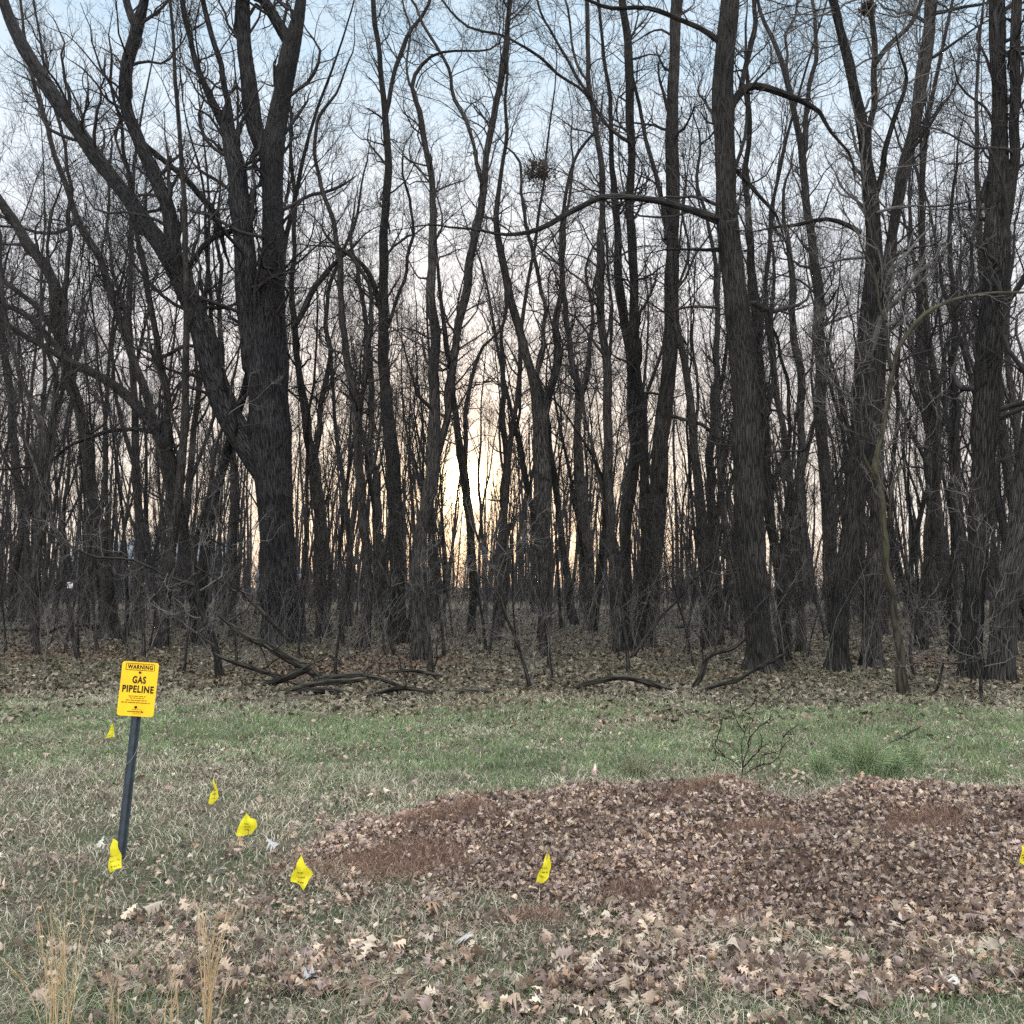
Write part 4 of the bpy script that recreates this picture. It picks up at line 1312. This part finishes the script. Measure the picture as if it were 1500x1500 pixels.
def rounded(w, h, r, n=6):
    pts = []
    for cx, cy, a0 in ((w / 2 - r, h / 2 - r, 0), (-w / 2 + r, h / 2 - r, 90), (-w / 2 + r, -h / 2 + r, 180), (w / 2 - r, -h / 2 + r, 270)):
        for i in range(n + 1):
            a = radians(a0 + 90 * i / n)
            pts.append((cx + r * cos(a), cy + r * sin(a)))
    return pts


def plate(name, pts, y0, y1, mat, parent, loc=(0, 0, 0)):
    me = bpy.data.meshes.new(name)
    n = len(pts)
    V = [(x, y0, z) for x, z in pts] + [(x, y1, z) for x, z in pts]
    Fc = [tuple(range(n)), tuple(range(2 * n - 1, n - 1, -1))] + [(i, i + n, (i + 1) % n + n, (i + 1) % n) for i in range(n)]
    me.from_pydata(V, [], Fc)
    me.materials.append(mat)
    return new_obj(name, me, parent, loc)


zc = HP - PH / 2
panel = plate("sign_panel", rounded(PW, PH, 0.016), -0.018, -0.0155, M_YEL, marker, (0, 0, zc))


def frame_mesh(w, h, r, t):
    a = rounded(w, h, r)
    b2 = rounded(w - 2 * t, h - 2 * t, max(r - t, 0.001))
    n = len(a)
    return [(x, z) for x, z in a], [(x, z) for x, z in b2]


def ring(name, w, h, r, t, y0, mat, parent, loc):
    a, b2 = frame_mesh(w, h, r, t)
    n = len(a)
    me = bpy.data.meshes.new(name)
    V = [(x, y0, z) for x, z in a] + [(x, y0, z) for x, z in b2]
    Fc = [(i, (i + 1) % n, (i + 1) % n + n, i + n) for i in range(n)]
    me.from_pydata(V, [], Fc)
    me.materials.append(mat)
    return new_obj(name, me, parent, loc)


def text_mesh(name, body, cx, cz, w, h, parent, y0, mat, bold=0.0):
    cu = bpy.data.curves.new(name, 'FONT')
    cu.body = body
    cu.size = 1.0
    cu.offset = bold
    cu.space_character = 1.13
    cu.resolution_u = 3
    o = bpy.data.objects.new(name + "_tmp", cu)
    COL.objects.link(o)
    bpy.context.view_layer.update()
    dg = bpy.context.evaluated_depsgraph_get()
    me = bpy.data.meshes.new_from_object(o.evaluated_get(dg))
    bpy.data.objects.remove(o)
    co = np.array([v.co[:] for v in me.vertices])
    mn, mxx = co.min(0), co.max(0)
    for v in me.vertices:
        x_ = ((v.co.x - mn[0]) / (mxx[0] - mn[0]) - 0.5) * w + cx
        z_ = ((v.co.y - mn[1]) / (mxx[1] - mn[1]) - 0.5) * h + cz
        v.co = (x_, y0, z_)
    me.materials.clear()
    me.materials.append(mat)
    me.name = name
    return new_obj(name, me, parent)


U = PH / 80.0      # one photo pixel on the plate
yf = -0.0195
zt = PH / 2        # plate-local z of the top edge
ring("warning_border", 41.5 * U, 10.2 * U, 1.6 * U, 0.75 * U, yf, M_BLK, panel, (0, 0, zt - 7.4 * U))
text_mesh("warning_word", "WARNING", 0, zt - 7.4 * U, 36 * U, 6.6 * U, panel, yf, M_BLK, 0.034)
text_mesh("gas_word", "GAS", 0.4 * U, zt - 26.2 * U, 19.5 * U, 11 * U, panel, yf, M_BLK, 0.036)
text_mesh("pipeline_word", "PIPELINE", 0.2 * U, zt - 40.0 * U, 45 * U, 10.6 * U, panel, yf, M_BLK, 0.036)
rt = random.Random(3)
bl = []
for zrow, wrow, hrow in ((50.5, 24, 1.3), (53.3, 20, 1.2), (56.6, 31, 1.3), (60.0, 43, 1.5)):
    xx = -wrow / 2
    while xx < wrow / 2 - 1:
        lw = rt.choice([1.1, 1.6, 2.4, 3.2])
        # letters: little uprights
        kx = xx
        while kx < min(xx + lw * 1.6, wrow / 2):
            bl.append((kx * U, yf, zt - (zrow + rt.uniform(-.1, .1)) * U, 0.55 * U, 0.0004, hrow * U * rt.uniform(.75, 1)))
            kx += 0.85
        xx = kx + 0.8
boxes("small_print", bl, M_BLK, panel)
bl = []
xx = -11.0
while xx < 7:
    bl.append((xx * U, yf, zt - 73.2 * U, 0.7 * U, 0.0004, rt.uniform(1.0, 1.7) * U))
    xx += 1.05
bl += [(1.5 * U, yf, zt - 70.2 * U, 14 * U, 0.0004, 0.35 * U), (2.0 * U, yf, zt - 76.0 * U, 11 * U, 0.0004, 0.35 * U)]
boxes("maker_line", bl, M_BLK, panel)
plate("maker_arrow", [(7.2 * U, zt - 71.2 * U), (12 * U, zt - 73.3 * U), (7.2 * U, zt - 75.4 * U), (9 * U, zt - 73.3 * U)][::-1], yf, yf + .0003, M_BLK, panel)


def disc(name, r, cx, cz, parent, y0, y1, mat, n=16):
    return plate(name, [(cx + r * cos(2 * pi * i / n), cz + r * sin(2 * pi * i / n)) for i in range(n)], y0, y1, mat, parent)


disc("bolt", 1.7 * U, 0.5 * U, zt - 15.4 * U, panel, -0.023, -0.018, M_BLK)
disc("bolt", 1.9 * U, -0.2 * U, zt - 66.6 * U, panel, -0.023, -0.018, M_BLK)
# loose steel wire wound about the post
tz = np.linspace(0.33 * HP, HP - PH - 0.005, 60)
th = np.linspace(0, 3.2 * pi, 60)
Pw = np.stack([np.cos(th) * 0.031 + 0.002, np.sin(th) * 0.024, tz + 0.01 * np.sin(th * 2.3)], -1)
v, q, u = tubes(Pw[None], np.full((1, 60), 0.0012), 5)
new_obj("wire", mesh_np("wire", v, q, M_WIRE, uv=u), marker)

# ------------------------------------------------------------------ marking flags
m, nt, b = new_mat("flag_yellow")
tc = N(nt, "ShaderNodeTexCoord")
ns = N(nt, "ShaderNodeTexNoise", Scale=25.0, Detail=2.0)
nt.links.new(tc.outputs["Object"], ns.inputs["Vector"])
r = ramp(nt, [(0.3, (0.62, 0.55, 0.02)), (0.7, (0.80, 0.73, 0.05))])
nt.links.new(ns.outputs["Fac"], r.inputs[0])
nt.links.new(r.outputs[0], b.inputs["Base Color"])
b.inputs["Roughness"].default_value = 0.4
t = N(nt, "ShaderNodeBsdfTranslucent")
nt.links.new(r.outputs[0], t.inputs["Color"])
mx = N(nt, "ShaderNodeMixShader", Fac=0.4)
nt.links.new(b.outputs[0], mx.inputs[1])
nt.links.new(t.outputs[0], mx.inputs[2])
nt.links.new(mx.outputs[0], nt.nodes["Material Output"].inputs[0])
M_FLAG = m
M_PINK = plain("flag_faded_pink", (0.80, 0.55, 0.53), rough=0.5, var=0.3, scale=40)
M_INK = plain("flag_ink", (0.035, 0.030, 0.02), rough=0.6)


def flag(label, base_px, outline, mat=M_FLAG, d=None, ink=True, seed=0, group="marker flags in the grass"):
    """outline: photo pixels of the drooping vinyl sheet; first point is where it hangs from the wire"""
    r_ = np.random.default_rng(seed)
    bx, by = base_px
    if d is None:
        d = ground_dist(by)
        for _ in range(12):
            p, s = at(bx, by, d)
            d = ground_dist(by, g1(p[0], d))
    p, s = at(bx, by, d)
    base = np.array([p[0], d, g1(p[0], d)])
    root = thing("marker_flag", label, "flag", tuple(base), group)
    tx, ty = outline[0]
    tp, _ = at(tx, ty, d)
    tp = tp - base
    Pw = np.stack([np.array([0, 0, -0.03]), np.array([tp[0] * 0.4, 0, tp[2] * 0.5]), np.array([tp[0], 0, tp[2]])])
    v, q, u = tubes(resample(Pw[:, [2, 0, 1]], 8)[:, [1, 2, 0]][None], np.full((1, 8), 0.0022), 5)
    new_obj("wire_stem", mesh_np("wire_stem", v, q, M_WIRE, uv=u), root)
    # sheet: fine triangulated fan with folds
    O = np.array([at(a, b_, d)[0] - base for a, b_ in outline])
    C = O.mean(0)
    n = len(O)
    rings = 5
    per = 6
    edge = []
    for i in range(n):
        for k in range(per):
            f = k / per
            edge.append(O[i] * (1 - f) + O[(i + 1) % n] * f)
    E = np.array(edge)
    ne = len(E)
    V = [C]
    for rr_ in range(1, rings + 1):
        f = rr_ / rings
        V += list(C * (1 - f) + E * f)
    V = np.array(V)
    ph = r_.uniform(0, 6)
    V[:, 1] += -0.008 + 0.012 * np.sin(V[:, 0] * 75 + V[:, 2] * 22 + ph) + 0.006 * np.sin(V[:, 2] * 60 + ph)
    V[:, 0] += 0.002 * np.sin(V[:, 2] * 90 + ph)
    Fq = []
    for i in range(ne):
        Fq.append((0, 1 + i, 1 + (i + 1) % ne, 0))
    me = bpy.data.meshes.new("flag_sheet")
    Fl = [(0, 1 + i, 1 + (i + 1) % ne) for i in range(ne)]
    for rr_ in range(rings - 1):
        a = 1 + rr_ * ne
        b2 = a + ne
        Fl += [(a + i, b2 + i, b2 + (i + 1) % ne, a + (i + 1) % ne) for i in range(ne)]
    me.from_pydata([tuple(q_) for q_ in V], [], Fl)
    for pl in me.polygons:
        pl.use_smooth = True
    me.materials.append(mat)
    sh = new_obj("flag_sheet", me, root)
    if ink:
        # rows of small dark print along the sheet, each a little raised stroke
        bl = []
        up = O[0] - C
        un = up / (np.linalg.norm(up) + 1e-9)
        rt_ = np.array([un[2], 0, -un[0]])
        hgt = np.linalg.norm(up)
        for row in (-0.35, -0.1, 0.15):
            half = 0.017 * (1 - max(row, 0))
            xx = -half
            while xx < half:
                c0 = C + un * hgt * row + rt_ * xx
                yy = -0.008 + 0.012 * sin(c0[0] * 75 + c0[2] * 22 + ph) + 0.006 * sin(c0[2] * 60 + ph)
                if r_.random() < 0.72:
                    bl.append((c0[0], yy - 0.0012, c0[2], 0.0022, 0.0006, 0.0075 * r_.uniform(.6, 1)))
                xx += 0.0042
        boxes("printed_lettering", bl, M_INK, sh)
    return root


flag("yellow flag closest to the sign post, hanging at its foot", (172, 1312), [(165, 1228), (172, 1233), (177, 1258), (179, 1271), (173, 1271), (160, 1279), (159, 1268), (164, 1248)], seed=1)
flag("yellow diamond shaped flag by the left tip of the leaf pile", (440, 1318), [(441, 1252), (449, 1268), (459, 1281), (452, 1290), (446, 1302), (440, 1296), (426, 1291), (427, 1280), (434, 1270)], seed=2)
flag("broad folded yellow flag, second nearest to the diamond shaped one", (366, 1252), [(361, 1190), (368, 1197), (376, 1201), (377, 1210), (369, 1222), (358, 1224), (347, 1224), (349, 1213), (355, 1200)], seed=3)
flag("narrow pointed yellow flag behind the broad folded one", (314, 1190), [(313, 1138), (318, 1148), (321, 1162), (322, 1166), (312, 1178), (307, 1176), (309, 1162), (312, 1158)], seed=4)
flag("farthest yellow flag, small, in the grass just left of the sign post", (162, 1092), [(167, 1059), (169, 1079), (163, 1080), (156, 1081), (160, 1072), (162, 1062)], seed=5)
flag("lone yellow flag standing in the leaf pile", (796, 1304), [(802, 1249), (806, 1254), (807, 1272), (804, 1284), (794, 1292), (784, 1295), (787, 1284), (795, 1264)], seed=6)
flag("yellow flag cut by the right frame edge", (1498, 1285), [(1497, 1238), (1506, 1244), (1508, 1260), (1500, 1269), (1492, 1262), (1491, 1248)], seed=7)
flag("faded pink and white flag behind the leaf pile", (866, 1162), [(872, 1117), (874, 1134), (876, 1150), (868, 1140), (864, 1138), (868, 1127)], mat=M_PINK, ink=False, seed=8, d=7.4)


# ------------------------------------------------------------------ grass tufts behind the pile
def tuft(px, py, hpx, n, label, seed, cols, wpx=30):
    r_ = np.random.default_rng(seed)
    d = ground_dist(py)
    d = max(d, 6.35)
    p, s = at(px, py, d)
    gz = g1(p[0], d)
    V, Q = [], []
    M = 7
    bx = r_.normal(0, wpx * s * 0.16, (n, 2))
    a = r_.random(n) * 2 * pi
    le = r_.uniform(0.1, 2.1, n)
    hh = hpx * s * r_.uniform(0.65, 1.35, n)
    P = np.zeros((n, M, 3))
    P[:, 0, :2] = bx
    P[:, 0, 2] = -0.01
    for i in range(1, M):
        t_ = le * (i / (M - 1)) ** 1.3
        P[:, i] = P[:, i - 1] + np.stack([np.cos(a) * np.sin(t_), np.sin(a) * np.sin(t_), np.cos(t_)], -1) * (hh / (M - 1))[:, None]
    R = r_.uniform(0.0018, 0.0040, n)[:, None] * np.linspace(1, 0.2, M)[None]
    v, q, u = tubes(P, R, 3)
    c = np.repeat(palette(n, cols, [1] * len(cols), r_), M * 3, 0)
    o = new_obj("grass_tuft", mesh_np("grass_tuft", v, q, M_GRASS, col=c), None, (p[0], d, gz))
    tag(o, label, "grass tuft", "grass tufts behind the leaf pile")


GC = [(0.17, 0.26, 0.12), (0.22, 0.33, 0.16), (0.28, 0.37, 0.21), (0.15, 0.21, 0.12), (0.36, 0.36, 0.24)]
tuft(1203, 1138, 34, 260, "small rounded green tuft, leftmost of the tufts behind the pile", 1, GC, 34)
tuft(1268, 1142, 60, 520, "largest blue green tuft of arching blades behind the pile", 2, GC, 60)
tuft(1335, 1130, 44, 260, "upright green tuft right of the largest tuft", 3, GC, 34)
tuft(1230, 1120, 42, 300, "sparser green tuft between the small rounded tuft and the largest one", 4, GC, 34)
tuft(1310, 1138, 36, 300, "low green tuft tucked against the right side of the largest tuft", 5, GC, 30)
tuft(930, 1138, 30, 260, "straw tipped tuft just right of the faded pink flag", 6, [(0.30, 0.29, 0.2), (0.16, 0.2, 0.11)], 50)
tuft(1452, 1138, 26, 160, "low sparse tuft farthest right behind the pile", 7, [(0.20, 0.28, 0.14), (0.3, 0.33, 0.2)], 80)


# ------------------------------------------------------------------ bare shrub, dry weeds
def shrub(label, stems, mat, name, cat, d, seed, dens=(5, 4, 3), llen=0.35):
    return build_traced(name, label, cat, stems, mat=mat, crown=1.0, dens=dens, llen=llen, d0=d, crown_mat=mat, flare=0, seed=seed,
                        extend=False, first='stem', rest='stem', k=6)


shrub("leafless dark shrub with thin spreading stems behind the leaf pile",
      [[(1085, 1138, 2.4), (1092, 1110, 2), (1097, 1080, 1.7), (1103, 1050, 1.4), (1108, 1025, 1)],
       [(1088, 1130, 3), (1086, 1090, 2.5), (1090, 1050, 2), (1088, 1020, 1)],
       [(1090, 1135, 3), (1110, 1118, 2.4), (1135, 1100, 2), (1150, 1080, 1.2)],
       [(1085, 1125, 2.5), (1060, 1105, 2), (1045, 1085, 1.5), (1040, 1055, 1)]], M_BARKD, "bare_shrub", "shrub", 7.1, 201, (3, 2, 0), 0.35)
M_STRAW = plain("straw_stem", (0.42, 0.31, 0.18), rough=0.7, var=0.3, scale=25)


def weed(label, px, py0, py1, nst, spread, seed):
    r_ = np.random.default_rng(seed)
    d = ground_dist(py0)
    p, s = at(px, py0, d)
    gz = g1(p[0], d)
    Hh = (py0 - py1) * s
    n = nst
    M = 12
    P = np.zeros((n, M, 3))
    P[:, 0, 0] = r_.normal(0, spread * s * 0.3, n)
    P[:, 0, 1] = r_.normal(0, spread * s * 0.3, n)
    dirs = norm(np.stack([r_.normal(0, 0.035, n), r_.normal(0, 0.035, n), np.ones(n)], -1))
    Ls = Hh * r_.uniform(0.55, 1.02, n)
    for i in range(1, M):
        dirs = norm(dirs + r_.normal(0, 0.07, (n, 3)) + (np.array([0, 0, 0.05]) if i < 8 else 0))
        P[:, i] = P[:, i - 1] + dirs * (Ls / (M - 1))[:, None]
    R = r_.uniform(0.0012, 0.0022, n)[:, None] * np.linspace(1, 0.4, M)[None]
    parts = [tubes(P, R, 5)]
    a, b_, l_ = grow(P, R, 4, 0.3, 1, (16, 8), np.full(n, Hh * 0.3), 0.8, 6, 0.16, 0.06, r_, rmin=0.0007)
    parts.append(tubes(a, b_, 4))
    v, q, u = join(parts)
    o = new_obj("dry_weed", mesh_np("dry_weed", v, q, M_STRAW, uv=u), None, (p[0], d, gz - 0.01))
    tag(o, label, "dry weed", "tan weed stalks in the near grass")


weed("tall thick bundle of tan dry stalks at the lower left, right of the short ones", 303, 1540, 1300, 15, 11, 1)
weed("widest clump of tan dry stalks close to the lower left corner", 82, 1545, 1295, 18, 26, 2)
weed("short thin tan stalk between the two big clumps, the left one", 166, 1525, 1415, 4, 10, 3)
weed("short forked tan stalk just left of the tall thick bundle", 252, 1530, 1385, 5, 14, 4)

# pale scraps among the leaves
def scrap(label, px, py, size, col, seed, name="pale_leaf", cat="leaf", curl=1.4):
    r_ = np.random.default_rng(seed)
    d = ground_dist(py)
    for _ in range(10):
        p, s = at(px, py, d)
        d = ground_dist(py, g1(p[0], d))
    p, s = at(px, py, d)
    pr = leaf_protos('oak', 1, r_)
    V, Q, C = scatter_leaves(np.array([0.]), np.array([0.]), np.array([0.]), np.array([size * s]), np.array([0.3]), np.array([col], float) * 0.72, pr, r_)
    me = mesh_np(name, V, Q, M_LEAF, col=C)
    o = new_obj(name, me, None, (p[0], d, g1(p[0], d) + 0.015))
    tag(o, label, cat)


scrap("large silvery white curled leaf in front of the pile", 680, 1388, 46, (0.55, 0.55, 0.54), 4)
scrap("crumpled whitish leaf left of the diamond shaped flag", 325, 1282, 24, (0.52, 0.53, 0.54), 7)
scrap("bluish white curled leaf near the lower edge, left of centre", 452, 1446, 46, (0.42, 0.43, 0.45), 9)
scrap("white forked leaf beside the flag at the sign foot", 148, 1240, 22, (0.62, 0.61, 0.57), 12)
scrap("pale scrap on the grass below the broad folded flag", 398, 1250, 26, (0.46, 0.46, 0.47), 15)
scrap("largest pale tan oak leaf on the front right of the pile", 1040, 1405, 36, (0.62, 0.50, 0.38), 18)
scrap("white tipped leaf in the grass front right", 1400, 1450, 40, (0.62, 0.60, 0.55), 23)

# ------------------------------------------------------------------ buildings glimpsed through the wood
M_SIDE = plain("house_siding", (0.20, 0.225, 0.26), var=0.08, scale=2)
M_ROOF = plain("house_roof", (0.16, 0.18, 0.21), var=0.2, scale=4)
M_GLASS = plain("window_glass", (0.05, 0.06, 0.08), rough=0.15, spec=0.5)
M_TRIM = plain("white_trim", (0.78, 0.78, 0.78), var=0.05)
M_RED = plain("barn_red", (0.28, 0.03, 0.03), var=0.2, scale=3)


def house(name, label, x0, x1, y0, dep, hw, hr, wall_m, roof_m, wins, door):
    cx = (x0 + x1) / 2
    w = x1 - x0
    root = thing(name, label, "house" if name == "house" else "shed", (cx, y0, 0))
    me = bpy.data.meshes.new("wall")
    V = [(-w / 2, 0, -.1), (w / 2, 0, -.1), (w / 2, 0, hw), (-w / 2, 0, hw), (-w / 2, dep, -.1), (w / 2, dep, -.1), (w / 2, dep, hw), (-w / 2, dep, hw),
         (-w / 2, dep / 2, hw + hr), (w / 2, dep / 2, hw + hr)]
    Fc = [(0, 1, 2, 3), (5, 4, 7, 6), (1, 5, 6, 9, 2), (4, 0, 3, 8, 7)]
    me.from_pydata(V, [], Fc)
    me.materials.append(wall_m)
    new_obj("wall", me, root)
    me = bpy.data.meshes.new("roof")
    o_, t_ = 0.35, 0.15
    sl = hr / (dep / 2)
    V = []
    for x_ in (-w / 2 - o_, w / 2 + o_):
        V += [(x_, -o_, hw - sl * o_ + 0.05), (x_, dep / 2, hw + hr + 0.05), (x_, dep + o_, hw - sl * o_ + 0.05),
              (x_, dep + o_, hw - sl * o_ + 0.05 + t_), (x_, dep / 2, hw + hr + 0.05 + t_), (x_, -o_, hw - sl * o_ + 0.05 + t_)]
    Fc = [(0, 1, 4, 5), (1, 2, 3, 4), (11, 10, 7, 6), (10, 9, 8, 7), (0, 6, 7, 1), (1, 7, 8, 2), (5, 4, 10, 11), (4, 3, 9, 10), (0, 5, 11, 6), (2, 8, 9, 3)]
    me.from_pydata(V, [], Fc)
    me.materials.append(roof_m)
    new_obj("roof", me, root)
    for wx, wz, ww, wh in wins:
        fr = boxes("window", [(wx, -0.05, wz, ww + 0.25, 0.08, wh + 0.25)], M_TRIM, root)
        boxes("pane", [(wx, -0.1, wz, ww, 0.04, wh)], M_GLASS, fr)
    if door:
        wx, ww, wh = door
        boxes("door", [(wx, -0.05, wh / 2, ww, 0.09, wh)], M_TRIM, root)


house("house", "pale blue grey house far beyond the trees at the left", -62, -41, 128, 8, 5.2, 2.6, M_SIDE, M_ROOF,
      [(-7, 3.6, 1.4, 1.6), (-3, 3.6, 1.4, 1.6), (2, 3.6, 1.4, 1.6), (7, 3.6, 1.4, 1.6), (-7, 1.2, 1.4, 1.6), (6, 1.2, 1.4, 1.6)], (0, 1.1, 2.1))
house("shed", "small dark red shed glimpsed beside the big oak", -33, -27, 118, 5, 2.6, 1.3, M_RED, M_ROOF, [(1.8, 1.5, 0.8, 0.8)], (-1, 1.2, 2.0))

# small white tag on a stake in the left of the wood
p, s = at(103, 857, 40)
tg = thing("boundary_marker", "small white square marker on a thin stake in the wood behind the leaning sapling", "marker", (p[0], 40, g1(p[0], 40)))
plate("tag_plate", rounded(8 * s, 9 * s, 0.02), -0.03, -0.01, M_TRIM, tg, (0, 0, p[2] - g1(p[0], 40)))
boxes("stake", [(0, 0.01, (p[2] + 0.1) / 2, 0.035, 0.03, p[2] + 0.1)], M_LOG, tg)

# ------------------------------------------------------------------ sky and sun
SUN_EL = radians(6.5)
SUN_AZ = math.atan2(680 - 750, F)          # to the left of straight ahead
sdir = (math.sin(SUN_AZ) * cos(SUN_EL), math.cos(SUN_AZ) * cos(SUN_EL), sin(SUN_EL))
W = bpy.data.worlds.new("World")
S.world = W
W.use_nodes = True
nt = W.node_tree
nt.nodes.clear()
L = nt.links
out = nt.nodes.new("ShaderNodeOutputWorld")
bg = nt.nodes.new("ShaderNodeBackground")
tc = nt.nodes.new("ShaderNodeTexCoord")
sky = nt.nodes.new("ShaderNodeTexSky")
sky.sky_type = 'NISHITA'
sky.sun_disc = False
sky.sun_elevation = SUN_EL
sky.sun_rotation = SUN_AZ
sky.air_density = 1.0
sky.dust_density = 2.0
sep = nt.nodes.new("ShaderNodeSeparateXYZ")
L.new(tc.outputs["Generated"], sep.inputs[0])
# thin veil of high cloud: paler towards the horizon
cr = ramp(nt, [(0.0, (0.90, 0.78, 0.68)), (0.12, (0.93, 0.84, 0.77)), (0.25, (0.91, 0.88, 0.91)), (0.36, (0.80, 0.86, 0.93)), (0.50, (0.54, 0.71, 0.86)), (0.62, (0.45, 0.65, 0.83)), (1.0, (0.42, 0.60, 0.80))])
L.new(sep.outputs["Z"], cr.inputs[0])
dot = nt.nodes.new("ShaderNodeVectorMath")
dot.operation = 'DOT_PRODUCT'
dot.inputs[1].default_value = sdir
nrm = nt.nodes.new("ShaderNodeVectorMath")
nrm.operation = 'NORMALIZE'
L.new(tc.outputs["Generated"], nrm.inputs[0])
L.new(nrm.outputs[0], dot.inputs[0])


def glow(power, col, strength):
    mx_ = N(nt, "ShaderNodeMath", operation='MAXIMUM')
    mx_.inputs[1].default_value = 0.0
    L.new(dot.outputs["Value"], mx_.inputs[0])
    pw = N(nt, "ShaderNodeMath", operation='POWER')
    pw.inputs[1].default_value = power
    L.new(mx_.outputs[0], pw.inputs[0])
    sc = N(nt, "ShaderNodeVectorMath", operation='SCALE')
    sc.inputs[0].default_value = tuple(c_ * strength for c_ in col)
    L.new(pw.outputs[0], sc.inputs["Scale"])
    return sc.outputs[0]


def vadd(a, b_):
    v_ = N(nt, "ShaderNodeVectorMath", operation='ADD')
    L.new(a, v_.inputs[0])
    L.new(b_, v_.inputs[1])
    return v_.outputs[0]


# wispy cloud
cmap = nt.nodes.new("ShaderNodeMapping")
cmap.inputs["Scale"].default_value = (3.0, 3.0, 14.0)
cmap.inputs["Rotation"].default_value = (0.2, 0.15, 0.4)
L.new(tc.outputs["Generated"], cmap.inputs[0])
cn = N(nt, "ShaderNodeTexNoise", Scale=1.6, Detail=6.0, Roughness=0.6)
L.new(cmap.outputs[0], cn.inputs["Vector"])
cc = ramp(nt, [(0.35, (0, 0, 0)), (0.80, (0.55, 0.55, 0.55))])
L.new(cn.outputs["Fac"], cc.inputs[0])
mixc = N(nt, "ShaderNodeMixRGB", blend_type='MIX')
mixc.inputs[2].default_value = (0.93, 0.93, 0.96, 1)
L.new(cc.outputs[0], mixc.inputs[0])
L.new(cr.outputs[0], mixc.inputs[1])
nsk = N(nt, "ShaderNodeVectorMath", operation='SCALE')
nsk.inputs["Scale"].default_value = 0.015
L.new(sky.outputs[0], nsk.inputs[0])
tot = vadd(mixc.outputs[0], nsk.outputs[0])
# added unseen brightness overhead and behind the camera, lighting ground and trunks
def mrange(sock, a, b_):
    q_ = N(nt, "ShaderNodeMapRange", interpolation_type='SMOOTHSTEP')
    q_.inputs["From Min"].default_value = a
    q_.inputs["From Max"].default_value = b_
    L.new(sock, q_.inputs["Value"])
    return q_.outputs[0]


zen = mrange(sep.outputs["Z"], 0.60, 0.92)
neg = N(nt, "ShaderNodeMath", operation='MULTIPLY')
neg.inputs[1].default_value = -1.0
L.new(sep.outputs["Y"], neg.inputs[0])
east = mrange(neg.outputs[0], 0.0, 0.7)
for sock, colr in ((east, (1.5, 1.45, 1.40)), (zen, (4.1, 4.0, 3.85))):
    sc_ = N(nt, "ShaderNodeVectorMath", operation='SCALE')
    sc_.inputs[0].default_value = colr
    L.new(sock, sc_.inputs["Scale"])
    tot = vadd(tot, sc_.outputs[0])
tot = vadd(tot, glow(40, (1.0, 0.66, 0.40), 0.14))
tot = vadd(tot, glow(420, (1.0, 0.62, 0.26), 0.38))
tot = vadd(tot, glow(5500, (1.0, 0.74, 0.36), 26.0))
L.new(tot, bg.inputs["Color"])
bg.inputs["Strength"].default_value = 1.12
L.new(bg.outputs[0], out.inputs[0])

sd = bpy.data.lights.new("sun", 'SUN')
sd.energy = 0.8
sd.angle = radians(4)
sd.color = (1.0, 0.78, 0.52)
so = bpy.data.objects.new("sun", sd)
COL.objects.link(so)
so.rotation_euler = (pi / 2 - SUN_EL, 0, pi - SUN_AZ)
so.location = (0, 0, 30)

# ------------------------------------------------------------------ render settings
S.view_settings.view_transform = 'Standard'
S.view_settings.look = 'None'
S.view_settings.exposure = 0
S.view_settings.gamma = 1
S.cycles.max_bounces = 4
S.cycles.diffuse_bounces = 3
S.cycles.glossy_bounces = 1
S.cycles.transmission_bounces = 2
S.cycles.use_adaptive_sampling = True
S.cycles.adaptive_threshold = 0.02
S.cycles.use_denoising = False
S.cycles.sample_clamp_indirect = 3.0
